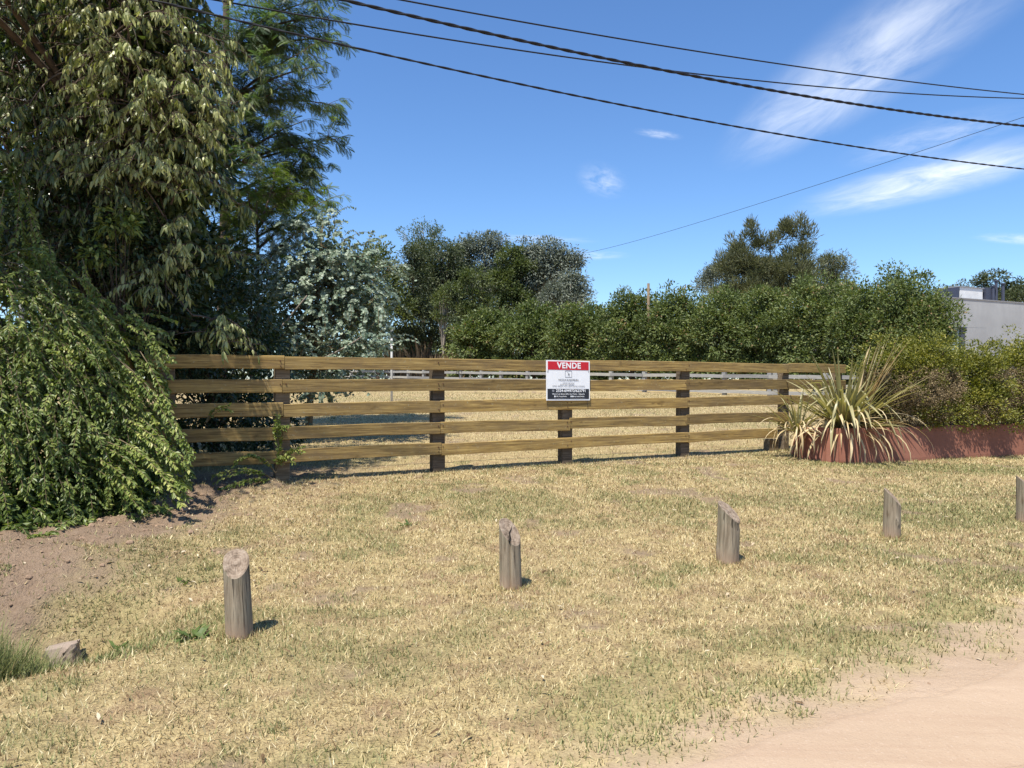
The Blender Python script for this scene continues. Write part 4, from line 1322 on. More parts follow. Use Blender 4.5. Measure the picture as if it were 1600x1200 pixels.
# 4. young silver eucalyptus
def silver_tree():
    r = np.random.default_rng(90)
    base = np.array(base_at(480, 15.2))
    e = empty('silver_eucalyptus', base, 'young eucalyptus with silvery round leaves behind the fence', 'tree')
    b = MB(); tb = MB()
    top = P(505, 350, 15)
    trunk = bez(base - [0, 0, .2], base + [.1, 0, 1.5], top, 14)
    tb.tube(trunk, np.linspace(.09, .012, 14), 8)
    lobes = [(P(505, 385, 15), np.array([.75, .6, .62])), (P(470, 430, 15), np.array([.95, .7, .7])), (P(555, 425, 15), np.array([.80, .6, .62])), (P(520, 480, 15), np.array([1.1, .8, .75])),
             (P(440, 500, 14.8), np.array([.75, .6, .6])), (P(580, 490, 15), np.array([.5, .5, .55])), (P(560, 545, 14.6), np.array([.75, .6, .4])), (P(450, 555, 14.6), np.array([.9, .6, .45])), (P(500, 600, 14.8), np.array([1.0, .6, .45]))]
    wts = np.array([1.3, 2.1, 1.7, 2.3, 1.2, .9, 1.1, 1.1, .9]); wts /= wts.sum()
    for i in range(620):
        c, R = lobes[r.choice(len(lobes), p=wts)]
        dd = rand_dirs(1, r)[0]
        p = c + dd * R * r.uniform(.3, .98)
        out = norm(dd * np.array([1, 1, .4]) + r.normal(0, .4, 3) + [0, 0, .2])
        L = r.uniform(.3, .7)
        tw = bez(p, p + out * L * .55 + [0, 0, .14], p + out * L + [0, 0, -.05 - .18 * L], 7)
        tb.tube(tw, np.linspace(.006, .002, 7), 4, False)
        if i % 12 == 0:
            st = trunk[int(r.uniform(.3, .95) * 13)]
            tb.tube(bez(st, (st + p) / 2 + [0, 0, .1], p, 8), np.linspace(.025, .006, 8), 5)
        twig_leaves(b, r, tw, int(16 + L * 24), T_DISC, F_DISC, .060, .058, 'pair', .5 + r.normal(0, .16))
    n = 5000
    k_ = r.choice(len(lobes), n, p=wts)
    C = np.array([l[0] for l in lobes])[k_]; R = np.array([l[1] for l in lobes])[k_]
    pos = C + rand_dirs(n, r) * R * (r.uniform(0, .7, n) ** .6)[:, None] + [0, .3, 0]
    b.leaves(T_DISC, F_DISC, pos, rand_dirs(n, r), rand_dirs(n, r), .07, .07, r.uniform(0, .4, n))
    b.build('crown', M['silver'], e, origin=base)
    tb.build('trunk', M['stem'], e, origin=base, smooth_shade=True)
    for a, c, m_ in ((P(405, 548, 14.2), P(480, 462, 13.9), .02), (P(505, 560, 14.2), P(572, 522, 14.0), .018)):
        bb = MB(); bb.tube(bez(a, (a + c) / 2 + [0, 0, -.05], c, 8), np.linspace(m_, m_ * .6, 8), 6)
        bb.build('limb', M['palebark'], e, origin=base, smooth_shade=True)


silver_tree()


# 5. cascading creeper in the left foreground
def creeper():
    r = np.random.default_rng(100)
    A = np.array([-5.62, 8.05]); H = 2.95; R0 = 1.82
    base = np.array([A[0], A[1], tz(*A)])
    e = empty('cascading_creeper', base, 'green creeper cascading in long leafy strands at the lower left', 'creeper')
    b = MB(); tb = MB()

    def surf(rad, az):
        """height of the mound at a distance rad in direction az"""
        k_ = np.clip(rad / (R0 * (1 + .10 * np.sin(3 * az + 1))), 0, 1)
        return .1 + (H - .1) * (1 - k_ ** 1.2)

    def strand(pts, dens, tone, thick):
        pts = np.array(pts)
        pts[:, 2] = np.maximum(pts[:, 2], terrain(pts[:, 0], pts[:, 1]) + .03)
        ln = np.linalg.norm(np.diff(pts, axis=0), axis=1).sum()
        tb.tube(pts, np.linspace(thick, .002, len(pts)), 4, False)
        twig_leaves(b, r, pts, max(4, int(ln * dens)), T_RHOMB, F_RHOMB, .058, .026, 'strand', tone)
        return pts
    for i in range(125):
        az = math.radians(r.uniform(-150, 25))
        r0 = r.uniform(.0, 1.15)
        r1 = min(r0 + r.uniform(.5, 1.2), R0 * r.uniform(.9, 1.12))
        swing = r.normal(.12, .16)
        lift = r.uniform(.02, .22) if i % 3 else r.uniform(.25, .5)
        pts = []
        for t in np.linspace(0, 1, 14):
            rad = r0 + (r1 - r0) * t; az_ = az + swing * t * t
            z = surf(rad, az_) + lift * math.sin(math.pi * min(1, t * .85 + .1)) - .04 * (1 - t) + .02 * math.sin(9 * t + i)
            rad2 = rad + lift * .6 * math.sin(math.pi * min(1, t * .8))
            pts.append((A[0] + rad2 * math.cos(az_), A[1] + rad2 * math.sin(az_), z))
        tone = .5 + r.normal(0, .12)
        pts = strand(pts, 70, tone, .008)
        for q in range(int(r.integers(8, 15))):
            k_ = r.integers(1, 13); p = pts[k_]; tg = norm(pts[min(k_ + 1, 13)] - pts[k_ - 1])
            dr = norm(tg * r.uniform(.6, 1.2) + r.normal(0, .45, 3) + [0, -.1, -.12])
            L = r.uniform(.12, .38)
            strand(bez(p, p + dr * L * .6 + [0, 0, .03], p + dr * L + [0, 0, -.25 * L], 6), 85, tone + r.normal(0, .08), .004)
    # long free sprays that reach out over the fence and to the right
    for (a, c, d0, d1) in [((110, 460), (225, 595), 8.1, 7.9), ((150, 470), (250, 590), 8.2, 8.0), ((210, 500), (300, 585), 8.5, 8.2), ((190, 520), (292, 560), 8.6, 8.4), ((60, 400), (95, 415), 8.3, 8.1), ((130, 560), (260, 640), 8.0, 7.7), ((160, 600), (285, 690), 7.9, 7.7), ((170, 640), (305, 755), 7.9, 7.5), ((100, 480), (180, 560), 8.0, 7.7), ((215, 505), (297, 520), 8.6, 8.5), ((150, 660), (290, 735), 7.9, 7.5), ((130, 700), (240, 775), 7.6, 7.2), ((230, 545), (300, 600), 8.6, 8.5), ((45, 430), (130, 560), 8, 7.6), ((20, 480), (90, 620), 7.9, 7.4), ((40, 330), (30, 470), 8.3, 8.1), ((100, 370), (120, 500), 8.4, 8.1), ((10, 300), (5, 450), 8.2, 8.0), ((150, 420), (190, 520), 8.6, 8.4), ((70, 290), (85, 420), 8.5, 8.3), ((200, 560), (310, 720), 7.9, 7.6), ((180, 690), (300, 770), 7.6, 7.3)]:
        for q in range(4):
            sh = -38 if c[1] < 700 else -8
            p0 = P(a[0] + sh + r.normal(0, 14), a[1] + r.normal(0, 10), d0 + r.normal(0, .08)); p1 = P(c[0] + sh + r.normal(0, 12), c[1] + r.normal(0, 12), d1 + r.normal(0, .08))
            pts = bez(p0, (p0 + p1) / 2 + [.06, -.05, .16], p1, 10)
            tb.tube(pts, np.linspace(.006, .002, 10), 4, False)
            ln = np.linalg.norm(np.diff(pts, axis=0), axis=1).sum()
            twig_leaves(b, r, pts, int(ln * 75), T_RHOMB, F_RHOMB, .066, .032, 'strand', .62 + r.normal(0, .12))
    # inner leaves, the shade inside the mound painted as darker tones
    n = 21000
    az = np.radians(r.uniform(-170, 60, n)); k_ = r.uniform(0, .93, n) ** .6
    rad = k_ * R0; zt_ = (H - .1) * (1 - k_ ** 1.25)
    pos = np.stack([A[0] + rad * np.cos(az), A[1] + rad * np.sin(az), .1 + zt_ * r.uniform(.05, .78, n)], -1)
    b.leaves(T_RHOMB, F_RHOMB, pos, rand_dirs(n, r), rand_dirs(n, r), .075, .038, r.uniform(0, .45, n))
    for q in range(26):
        az_ = r.uniform(-2.6, 1); rr = r.uniform(.1, 1.2)
        p1 = np.array([A[0] + rr * math.cos(az_), A[1] + rr * math.sin(az_), r.uniform(1, 2.6) * (1 - rr / 2)])
        tb.tube(bez(base - [0, 0, .1], base + [0, 0, 1.2], p1, 8), np.linspace(.03, .006, 8), 5)
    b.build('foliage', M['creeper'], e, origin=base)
    tb.build('stem', M['stem'], e, origin=base, smooth_shade=True)


creeper()


def vine(label, roots, seed):
    r = np.random.default_rng(seed)
    base = np.array(roots[0][0])
    e = empty('climbing_vine', (base[0], base[1], tz(base[0], base[1])), label, 'vine')
    b = MB(); tb = MB()
    for p0, pm, p1 in roots:
        for q in range(3):
            j = r.normal(0, .04, (3, 3)); j[:, 1] *= .4; j[0] *= .1
            pts = bez(np.array(p0) + j[0], np.array(pm) + j[1], np.array(p1) + j[2], 9)
            tb.tube(pts, np.linspace(.005, .002, 9), 4, False)
            twig_leaves(b, r, pts, int(np.linalg.norm(np.diff(pts, axis=0), axis=1).sum() * 70), T_RHOMB, F_RHOMB, .055, .03, 'strand', .75 + r.normal(0, .1))
    b.build('foliage', M['creeper'], e, origin=e.location)
    tb.build('stem', M['stem'], e, origin=e.location, smooth_shade=True)


vine('leafy vine scrambling up the shaded left post of the front fence', [(P(432, 738, 9.35), P(438, 700, 9.35), P(430, 655, 9.38)), (P(432, 735, 9.35), P(440, 700, 9.3), P(462, 720, 9.2)), (P(430, 740, 9.3), P(400, 690, 9.2), P(365, 722, 9.05)),
      (P(425, 748, 9.2), P(390, 720, 9.1), P(335, 745, 8.9)), (P(425, 752, 9.2), P(395, 740, 9.0), P(350, 762, 8.85)), (P(436, 700, 9.35), P(425, 660, 9.3), P(452, 668, 9.3)), (P(440, 730, 9.3), P(452, 690, 9.25), P(470, 700, 9.2))], 110)
vine('small sprig of vine across the middle boards in the shade', [(P(322, 660, 8.95), P(335, 640, 8.95), P(352, 636, 8.95))], 111)


# ------------------------------------------------------------------ flax plants in the planter, leaf by leaf
def strap_mesh(name, L, W, el, curl, dry, r, kink=None):
    """a strap leaf rising at elevation el from the origin along +x and bending down by curl (radians over its length)"""
    n = 11
    a = el; p = np.zeros(2); mid = []
    for i in range(n):
        mid.append((p[0], p[1], a))
        st = L / (n - 1)
        f = i / (n - 1)
        a -= curl * (.3 + 1.4 * f) / (n - 1)
        if kink and abs(f - kink) < .5 / (n - 1): a -= 1.25
        p = p + st * np.array([math.cos(a), math.sin(a)])
    V = []
    for i, (x_, z_, a_) in enumerate(mid):
        f = i / (n - 1)
        w = W * (.55 + .45 * min(1, f * 5)) * (1 - max(0, (f - .55) / .45) ** 1.8) * .5 + .0008
        nx_, nz_ = -math.sin(a_), math.cos(a_)
        for sgn in (-1, 0, 1):
            lift = .35 * w * abs(sgn)
            V.append((x_ + nx_ * lift, sgn * w, z_ + nz_ * lift))
    F_ = []
    for i in range(n - 1):
        for q in (0, 1):
            F_.append((i * 3 + q, i * 3 + q + 1, i * 3 + q + 4, i * 3 + q + 3))
    me_b = MB(); me_b.add(np.array(V), [F_], np.clip(np.repeat(np.linspace(.35, .75, n), 3) + r.normal(0, .12), 0, 1))
    return me_b


def leaf_bank(r, dry):
    bank = []
    for q in range(14):
        L = r.uniform(.75, 1.25)
        if dry:
            el = r.uniform(.15, .9); curl = r.uniform(1.6, 2.9); kink = r.choice([None, .3, .45])
        else:
            el = r.uniform(.7, 1.4); curl = r.choice([r.uniform(.05, .5), r.uniform(.5, 1.7)]); kink = r.choice([None, None, None, None, .55, .7])
        bank.append((el, L, strap_mesh('leaf', L, r.uniform(.030, .048) * (.8 if dry else 1), el, curl, dry, r, kink)))
    return bank


FR = np.random.default_rng(120)
_tmp = {}
for dry in (False, True):
    lst = []
    for el, L, mbk in leaf_bank(FR, dry):
        o = mbk.build('leaf', M['flaxdry' if dry else 'flax'], smooth_shade=True)
        lst.append((el, L, o.data)); bpy.data.objects.remove(o)
    _tmp[dry] = lst


_tmp['splay'] = {}
for dry in (False, True):
    lst = []
    for q in range(10):
        el = FR.uniform(.05, .75)
        o = strap_mesh('leaf', FR.uniform(.7, 1.1), FR.uniform(.024, .038), el, FR.uniform(.25, 1.1), dry, FR).build('leaf', M['flaxdry' if dry else 'flax'], smooth_shade=True)
        lst.append((el, 1, o.data)); bpy.data.objects.remove(o)
    _tmp['splay'][dry] = lst


def flax(label, xy, z, n_green, n_dry, scale, seed, az_range=(0, 360), splay=0):
    r = np.random.default_rng(seed)
    e = empty('flax_plant', (xy[0], xy[1], z), label, 'flax', 'flax plants in the planter')
    for i in range(n_green + n_dry):
        dry = i >= n_green
        el, L, me = _tmp[dry][r.integers(14)]
        o = bpy.data.objects.new('leaf', me); COL.objects.link(o); o.parent = e
        az = math.radians(r.uniform(*az_range)) if not dry else math.radians(r.uniform(-175, 5))
        rad = r.uniform(0, .14)
        o.location = (rad * math.cos(az), rad * math.sin(az), r.uniform(-.05, .05))
        o.rotation_euler = (r.normal(0, .12), (r.normal(0, .12) + (r.uniform(0, .75) if (not dry and r.random() < .42) else 0)), az)
        s = scale * r.uniform(.75, 1.15)
        o.scale = (s, s, s)
    for i in range(splay):
        # stiff low leaves that stick out over the wall
        dry = r.random() < .45
        el, L, me = _tmp['splay'][dry][r.integers(10)]
        o = bpy.data.objects.new('leaf', me); COL.objects.link(o); o.parent = e
        az = math.radians(r.uniform(-200, 20))
        o.location = (.08 * math.cos(az), .08 * math.sin(az), r.uniform(0, .12))
        o.rotation_euler = (r.normal(0, .25), r.normal(0, .12), az)
        sc = scale * r.uniform(.6, 1.0); o.scale = (sc, sc, sc)
    return e


fz = .28 + PH - .1
flax('large flax clump with upright sword leaves at the rounded planter end', P(1318, 640, 12.75)[:2], fz, 175, 75, 1.25, 121, splay=48)
flax('small splayed flax at the left tip of the planter, by the fence', P(1246, 640, 12.65)[:2], fz, 40, 20, .8, 122, splay=26)
# two pale flower stalks
for k_, (a, c) in enumerate([(P(1322, 640, 12.7), P(1363, 522, 12.6)), (P(1312, 640, 12.7), P(1346, 528, 12.6))]):
    pass
e = empty('flax_plant', P(1335, 640, 12.8), 'tall dry pale flax leaves standing up behind the large clump', 'flax', 'flax plants in the planter')
e.location.z = fz
rr = np.random.default_rng(123)
for i in range(20):
    mbk = strap_mesh('leaf', rr.uniform(1.35, 1.85), rr.uniform(.035, .05), rr.uniform(1.15, 1.42), rr.uniform(0, .35), True, rr)
    o = mbk.build('leaf', M['flaxdry' if i % 3 else 'flax'], e, smooth_shade=True)
    o.rotation_euler = (0, 0, math.radians(rr.uniform(-55, 40))); o.location = (rr.uniform(-.06, .06), rr.uniform(-.06, .06), 0)

# clipped hedge in the planter: three rounded shrubs with yellow-green tops and dry sides
for i_, (px, top, rx, d, lab) in enumerate([(1415, 522, 68, 13.5, 'clipped yellow-green hedge shrub right behind the large flax'), (1505, 536, 56, 14.0, 'clipped hedge shrub in the middle of the planter row, with bare brown twigs'),
                                            (1598, 524, 66, 14.4, 'clipped hedge shrub at the right edge of the picture'), (1700, 524, 66, 15.0, 'clipped hedge shrub beyond the right edge')]):
    if i_ == 3: continue
    r = np.random.default_rng(130 + i_)
    d -= .28
    x = (px - 800) / F * d
    base = np.array([x, d, fz])
    e = empty('clipped_hedge', base, lab, 'hedge', 'clipped shrubs in the planter')
    s = d / F
    zt_ = EYE + (HOR - top) * s; hh = zt_ - fz
    lob = [(base + [0, 0, hh * .55], np.array([rx * s * 1.12, .72, hh * .50])), (base + [-rx * s * .4, -.1, hh * .62], np.array([rx * s * .6, .55, hh * .36])), (base + [rx * s * .45, -.1, hh * .66], np.array([rx * s * .55, .55, hh * .36])), (base + [0, -.05, hh * .3], np.array([rx * s * 1.15, .80, hh * .3])), (base + [0, -.15, hh * .12], np.array([rx * s * 1.15, .78, hh * .2]))]
    b, cc = crown_mesh(r, lob, 420, .15, 52, .052, .028, 'rhomb', .5, (.5, 1.03), -.2)
    # shoots standing above the top
    b.build('foliage', M['clipped'], e, origin=base)
    b2_ = MB()
    k2 = 700
    dd = rand_dirs(k2, r); dd[:, 1] = -np.abs(dd[:, 1]); dd[:, 2] = np.where(dd[:, 2] > .45, -.3 * dd[:, 2], dd[:, 2] * .9)
    pc = base + [0, 0, hh * .42] + dd * np.array([rx * s * 1.12, .76, hh * .5]) * r.uniform(.88, 1.02, k2)[:, None]
    keep = fbm(pc[:, 0] * 1.7, pc[:, 2] * 2.2 + 7, 140 + i_, 3) > .43
    pc = pc[keep]
    for p in pc:
        for q in range(3):
            dq = norm(r.normal(0, .6, 3) + [0, -.45, .25])
            L = r.uniform(.08, .2)
            b2_.tube([p - dq * .05, p + dq * L * .5 + [0, 0, .01], p + dq * L], [.0035, .0025, .0012], 3, False, r.uniform(.2, .9))
    n = len(pc) * 22
    kk = np.repeat(np.arange(len(pc)), 22)
    b2_.leaves(T_RHOMB, F_RHOMB, pc[kk] + r.normal(0, .06, (n, 3)), rand_dirs(n, r), rand_dirs(n, r), .035 * r.uniform(.6, 1.2, n), .017, r.uniform(0, 1, n))
    b2_.build('dry_twigs', M['twiggy'], e, origin=base)
    tb = MB()
    for q in range(7):
        xo = r.uniform(-.7, .7) * rx * s
        tb.tube(bez(base + [xo, r.uniform(-.2, .2), -.1], base + [xo, 0, hh * .4], base + [xo * 1.2, r.uniform(-.4, .4), hh * .85], 7), np.linspace(.02, .004, 7), 5)
    tb.build('stem', M['bark'], e, origin=base)

# ------------------------------------------------------------------ grass
def blades(name, n, xr, yr, dens, hfun, wid, label, seed, lean=1.0, keep=None):
    r = np.random.default_rng(seed)
    x = r.uniform(*xr, n); y = r.uniform(*yr, n)
    w = dens(x, y)
    k_ = r.random(n) < w
    x, y = x[k_], y[k_]
    n = len(x)
    g = green_mask(x, y)
    gb = (r.random(n) < g * .85 + .09).astype(float) * r.uniform(.6, 1, n)
    h = hfun(x, y, g) * r.uniform(.45, 1.35, n)
    az = r.uniform(0, 2 * np.pi, n)
    ln = np.clip(r.normal(lean, .45, n) * (1.1 - .5 * gb), .1, 2.2)
    up = norm(np.stack([np.cos(az) * ln, np.sin(az) * ln, np.ones(n)], -1))
    sd_ = np.stack([-np.sin(az + r.normal(0, .6, n)), np.cos(az), np.zeros(n)], -1)
    b0 = np.stack([x, y, terrain(x, y) - .004], -1)
    w_ = (wid(x, y) * r.uniform(.6, 1.3, n))[:, None]
    V = np.stack([b0 - sd_ * w_ * .5, b0 + sd_ * w_ * .5, b0 + up * h[:, None]], 1).reshape(-1, 3)
    b = MB(); b.add(V, [np.arange(3 * n).reshape(-1, 3)], np.repeat(np.clip(r.normal(.52, .30, n), 0, 1), 3))
    o = b.build(name, M['grass'])
    at = o.data.attributes.new('green', 'FLOAT', 'POINT'); at.data.foreach_set('value', np.repeat(gb, 3).astype(np.float32))
    return tag(o, label, 'grass', None, 'stuff')


def in_view(x, y, m=.80):
    return (np.abs(x) < m * y + .6).astype(float)


def lawn_density(x, y):
    b_ = bare_mask(x, y)
    n = .55 + .9 * (fbm(x * 5, y * 5, 91, 3) - .3)
    e = (y - road_edge(x)) * .854
    d = np.hypot(x, y)
    return in_view(x, y) * np.clip(1 - b_ * 1.0, .07 * (x < -1.5), 1) * np.clip(n, .25, 1) * (e > .0) * np.clip((7.5 / np.maximum(d, 4)) ** 1.3, 0, 1)


def under_fence(x, y):
    return (band(x, y) < 5.9)


blades('lawn_grass', 1050000, (-7, 11.5), (2.2, 14.5), lambda x, y: lawn_density(x, y) * (band(x, y) < 5.75),
       lambda x, y, g: .032 + .004 * g + .016 * (fbm(x * 3, y * 3, 19, 3)), lambda x, y: .0066 + .0009 * np.maximum(np.hypot(x, y) - 4, 0), 'short dry lawn with green flecks between road and fence', 201, 1.0)
blades('field_grass', 620000, (-14, 26), (8, 46), lambda x, y: in_view(x, y, .75) * (band(x, y) > 5.6) * np.clip((14 / np.hypot(x, y)) ** 1.6, 0, 1) * (1 - .8 * bare_mask(x, y)),
       lambda x, y, g: .05 + .03 * g, lambda x, y: .006 + .0008 * np.maximum(np.hypot(x, y) - 8, 0), 'dry straw-coloured field grass beyond the front fence', 202, .9)
# rank green grass in the ditch
def ditch(x, y):
    t = band(x, y)
    return smooth(.6, .15, np.abs(t - .12)) * smooth(-2.35, -3.0, x) + .3 * smooth(.35, .08, np.abs(t + .02)) * smooth(-1.75, -2.2, x)
blades('ditch_grass', 220000, (-5.2, -1.9), (3.0, 6.2), lambda x, y: ditch(x, y) * np.clip(fbm(x * 4, y * 4, 55, 3) * 2 - .55, 0, 1),
       lambda x, y, g: .05 + .44 * smooth(-2.55, -3.05, x) * smooth(.7, .15, np.abs(band(x, y) - .15)), lambda x, y: x * 0 + .011, 'rank green grass growing in the ditch at the lower left', 203, .75)
for o in bpy.data.objects:
    if o.name.startswith('ditch_grass'):
        a = o.data.attributes['green']
        v = np.zeros(len(a.data), np.float32); a.data.foreach_get('value', v)
        w_ = o.data.attributes['rnd']; rv = np.zeros(len(w_.data), np.float32); w_.data.foreach_get('value', rv); w_.data.foreach_set('value', np.clip(rv * .7 + .35, 0, 1))
        a.data.foreach_set('value', np.maximum(v, np.repeat((np.random.default_rng(5).random(len(v) // 3) < .85).astype(np.float32), 3)))
# scattered longer tufts
r = np.random.default_rng(77)
tx, ty = [], []
for q in range(240):
    x = r.uniform(-4, 8); y = r.uniform(3, 12)
    if band(x, y) < 5.6 and y > road_edge(x) + .15:
        k_ = r.integers(20, 70)
        s = r.uniform(.03, .10)
        tx.append(x + r.normal(0, s, k_)); ty.append(y + r.normal(0, s, k_))
for x, y, s, k_ in [(.95, 3.55, .16, 260), (.6, 3.35, .15, 220), (1.55, 3.95, .10, 120), (2.1, 4.4, .1, 120), (.4, 3.2, .1, 100), (-.2, 3.0, .12, 110), (2.6, 4.75, .08, 70), (1.2, 3.75, .12, 130), (-2.9, 5.6, .1, 90), (-2.4, 5.9, .06, 50), (-3.2, 6.2, .07, 60), (-1.6, 7.4, .06, 60), (-1.3, 5.1, .08, 80), (-1.2, 5.35, .08, 90)]:
    tx.append(x + r.normal(0, s, k_)); ty.append(y + r.normal(0, s, k_))
foot_n = 0
for (bx_, by_) in ((-1.70, 4.60), (-.01, 5.63), (1.88, 6.43), (3.84, 7.47), (5.72, 8.22)):
    k_ = 150; a_ = r.uniform(0, 6.28, k_); q = r.uniform(.085, .15, k_)
    tx.append(bx_ + q * np.cos(a_)); ty.append(by_ + q * np.sin(a_)); foot_n += k_
for sp in post_s[1:7]:
    g = on_fence(sp, -.06, 0); k_ = 120
    tx.append(g[0] + r.normal(0, .13, k_)); ty.append(g[1] - .05 + r.normal(0, .07, k_)); foot_n += k_
k_ = 900; q = r.uniform(4.9, 11.5, k_)
fx_ = A0[None] + pl_dir[None] * (q[:, None] - 5.3) + pl_n[None] * r.uniform(.0, .12, (k_, 1))
tx.append(fx_[:, 0]); ty.append(fx_[:, 1]); foot_n += k_
tx = np.concatenate(tx); ty = np.concatenate(ty); n = len(tx)
gv = np.where(np.arange(n) >= n - foot_n, r.choice([0, .15, .8], n), r.uniform(.55, 1, n))
az = r.uniform(0, 6.28, n); ln = r.uniform(.2, 1.2, n)
up = norm(np.stack([np.cos(az) * ln, np.sin(az) * ln, np.ones(n)], -1)); sd_ = np.stack([-np.sin(az), np.cos(az), az * 0], -1)
b0 = np.stack([tx, ty, terrain(tx, ty) - .004], -1); h = r.uniform(.02, .05, n)[:, None]
V = np.stack([b0 - sd_ * .004, b0 + sd_ * .004, b0 + up * h * np.where(np.arange(n) >= n - foot_n, 1.5, 1)[:, None]], 1).reshape(-1, 3)
b = MB(); b.add(V, [np.arange(3 * n).reshape(-1, 3)], np.repeat(r.uniform(.1, .9, n), 3))
o = b.build('grass_tufts', M['grass'])
at = o.data.attributes.new('green', 'FLOAT', 'POINT'); at.data.foreach_set('value', np.repeat(gv, 3).astype(np.float32))
tag(o, 'scattered greener tufts in the dry lawn and along the road edge', 'grass', None, 'stuff')

# ------------------------------------------------------------------ small things on the ground
M['weedleaf'] = leaf_mat('weed_leaf', [(0, (.05, .08, .02)), (.5, (.10, .14, .035)), (1, (.18, .22, .06))], .25)
WG = 'low green weeds in the dry turf'


def weed(px, py, size, n, label, seed):
    r = np.random.default_rng(seed)
    d = 5.0
    for _ in range(12):
        x = (px - 800) / F * d
        d = F * (EYE - tz(x, d)) / (py - HOR)
    x = (px - 800) / F * d
    z = tz(x, d)
    e = empty('weed', (x, d, z), label, 'weed', WG)
    me = None
    for q in range(n):
        if me is None:
            b = MB(); b.add(T_LANCE * np.array([.09, .024, .09]), F_LANCE, .5); o = b.build('leaf', M['weedleaf'], e); me = o.data
        else:
            o = bpy.data.objects.new('leaf', me); COL.objects.link(o); o.parent = e
        s = size * r.uniform(.7, 1.2)
        o.scale = (s, s, s); o.rotation_euler = (r.normal(0, .3), -r.uniform(.15, .9), r.uniform(0, 6.28))
        o.location = (r.normal(0, .03 * size), r.normal(0, .03 * size), .0)


weed(302, 997, 1.1, 34, 'bright green rosette weed left of the nearest bollard', 1)
weed(638, 822, 1.0, 14, 'small green weed in the lawn in front of the second fence post', 2)
weed(190, 905, .9, 12, 'small weed on the bare earth bank below the creeper', 3)
weed(285, 912, .8, 10, 'tiny weed on the slope left of the nearest bollard top', 4)
weed(435, 745, .9, 12, 'weed sprouting at the foot of the shaded fence post', 5)

# broken concrete culvert end in the ditch
m = NT('pinkish_old_concrete'); oc = m.coord('Object')
f = m.noise(oc, 9, 6, .65); f2 = m.noise(oc, 45, 4, .6)
M['culvert'] = m.done(m.bsdf(m.ramp(f, [(.3, (.22, .165, .125)), (.7, (.38, .30, .235))]), .92, m.bump(f2, .6, .01), .1))
cp = np.array([-3.1, 4.95])
cz = tz(cp[0], cp[1]) - .02
r = np.random.default_rng(9)
e = empty('concrete_culvert', (cp[0], cp[1], cz), 'broken pinkish concrete culvert end sticking out of the ditch bank', 'culvert')
b = MB()
n1, n2 = 12, 9
rin, rout, L = .07, .105, .17
ax = norm(np.array([.85, .42, .10])); sd0 = norm(np.cross(ax, [0, 0, 1.0])); up0 = np.cross(sd0, ax)
th = np.linspace(0, 2 * np.pi, n1, endpoint=False)
V = []
for k_, (rad, s0) in enumerate(((rout, 0), (rout, .5), (rout, 1), (rin, 1), (rin, .5), (rin, 0))):
    for t in th:
        jit = r.normal(0, .006)
        st = s0 * L + (r.normal(0, .025) if s0 == 0 else 0)
        V.append(np.array([0, 0, .10]) + ax * st + (sd0 * math.cos(t) + up0 * math.sin(t) * 1.15) * (rad + jit))
i = np.arange(5)[:, None] * n1; j = np.arange(n1)[None]; kk = (j + 1) % n1
close = np.stack([5 * n1 + np.arange(n1), 5 * n1 + (np.arange(n1) + 1) % n1, (np.arange(n1) + 1) % n1, np.arange(n1)], -1)
b.add(np.array(V), [np.stack([i + j, i + kk, i + n1 + kk, i + n1 + j], -1).reshape(-1, 4), close])
b.build('pipe', M['culvert'], e)
b = MB()
V = np.array([(-.03, -.13, -.15), (.06, -.15, -.15), (.07, .16, -.15), (-.02, .15, -.15), (-.02, -.11, .17), (.05, -.12, .20), (.055, .10, .22), (-.01, .12, .19)]) + r.normal(0, .008, (8, 3))
V = V[:, :1] * ax + V[:, 1:2] * sd0 + V[:, 2:] * np.array([0, 0, 1])
b.add(V + ax * .10, [[(0, 3, 2, 1), (4, 5, 6, 7), (0, 1, 5, 4), (1, 2, 6, 5), (2, 3, 7, 6), (3, 0, 4, 7)]])
hw = b.build('headwall', M['culvert'], e)
mod = hw.modifiers.new('s', 'SUBSURF'); mod.subdivision_type = 'SIMPLE'; mod.levels = 4; mod.render_levels = 4
tx_ = bpy.data.textures.new('rough', 'CLOUDS'); tx_.noise_scale = .07; tx_.noise_depth = 4
mod = hw.modifiers.new('d', 'DISPLACE'); mod.texture = tx_; mod.strength = .075; mod.mid_level = .5

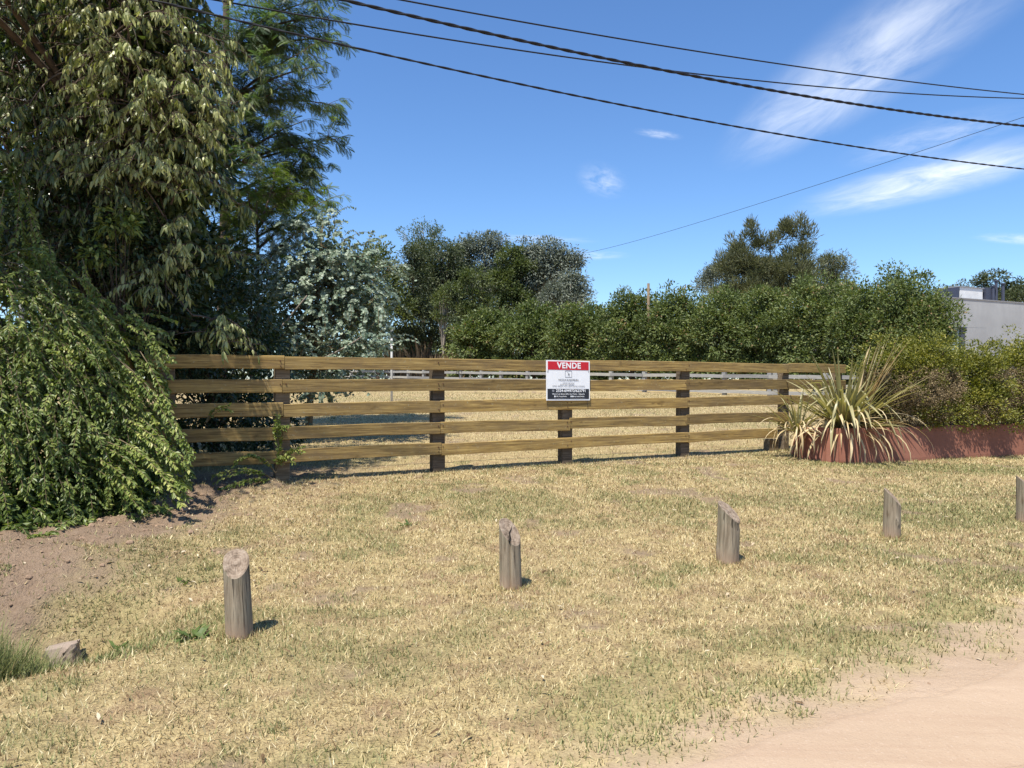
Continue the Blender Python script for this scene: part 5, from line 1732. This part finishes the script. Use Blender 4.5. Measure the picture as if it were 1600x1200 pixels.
# clods and pebbles
M['clod'] = plain_mat('soil_clod', (.28, .19, .125), .95, .1, .3, 20)
r = np.random.default_rng(14)
b = MB(); n = 2200
x = np.where(r.random(n) < .6, r.uniform(-5.5, -2, n), r.uniform(-5, 6, n)); y = r.uniform(2.2, 9, n)
k_ = (r.random(n) < bare_mask(x, y) * .9) & (np.abs(x) < .8 * y)
x, y = x[k_], y[k_]
xr_ = r.uniform(-1, 5, 260); yr_ = road_edge(xr_) - r.uniform(0, 2.2, 260) ** 1.2
x = np.concatenate([x, xr_]); y = np.concatenate([y, yr_])
ov = [(1, 0, 0), (0, 1, 0), (-1, 0, 0), (0, -1, 0), (0, 0, 1), (0, 0, -1)]
of = [(0, 1, 4), (1, 2, 4), (2, 3, 4), (3, 0, 4), (1, 0, 5), (2, 1, 5), (3, 2, 5), (0, 3, 5)]
mids = {}
oct_v = [np.array(v, float) for v in ov]; oct_f = []
for f_ in of:
    ms = []
    for q in range(3):
        k2 = tuple(sorted((f_[q], f_[(q + 1) % 3])))
        if k2 not in mids:
            mids[k2] = len(oct_v); oct_v.append(norm(oct_v[k2[0]] + oct_v[k2[1]]))
        ms.append(mids[k2])
    oct_f += [(f_[0], ms[0], ms[2]), (f_[1], ms[1], ms[0]), (f_[2], ms[2], ms[1]), tuple(ms)]
oct_v = np.array(oct_v)
for x_, y_, z_ in zip(x, y, terrain(x, y)):
    s = min(.03, .003 + r.exponential(.005)) * (1.4 if x_ < -2 else .55)
    b.add(oct_v * s * r.uniform(.75, 1.25, (len(oct_v), 3)) * np.array([r.uniform(.8, 1.4), r.uniform(.8, 1.3), r.uniform(.55, .9)]) + [x_, y_, z_ + s * .12], [oct_f], r.random())
tag(b.build('soil_clods', M['clod']), 'loose clods and pebbles on the bare soil', 'clods', None, 'stuff')

# fallen leaves and straw bits
M['litter'] = leaf_mat('fallen_leaf', [(0, (.09, .055, .03)), (.5, (.24, .155, .08)), (1, (.62, .52, .36))], .1, (1.1, 1, .8), .8, .1)
r = np.random.default_rng(210)
n = 900
x = np.concatenate([r.uniform(-5, 8, n - 350), r.uniform(-4.6, -1.8, 350)]); y = np.concatenate([r.uniform(2.3, 12, n - 350), r.uniform(5.6, 8.6, 350)])
k_ = (band(x, y) < 5.5)
x, y = x[k_], y[k_]; n = len(x)
b = MB()
b.leaves(T_LANCE, F_LANCE, np.stack([x, y, terrain(x, y) + .02 * (1 - bare_mask(x, y)) + .006], -1), norm(np.stack([r.normal(size=n), r.normal(size=n), r.normal(0, .25, n)], -1)), norm(np.array([0, 0, 1]) + r.normal(0, .35, (n, 3))), r.uniform(.02, .065, n), r.uniform(.008, .02, n), r.random(n))
tag(b.build('fallen_leaves', M['litter']), 'scattered dry fallen leaves on the lawn and bare soil', 'leaves', None, 'stuff')
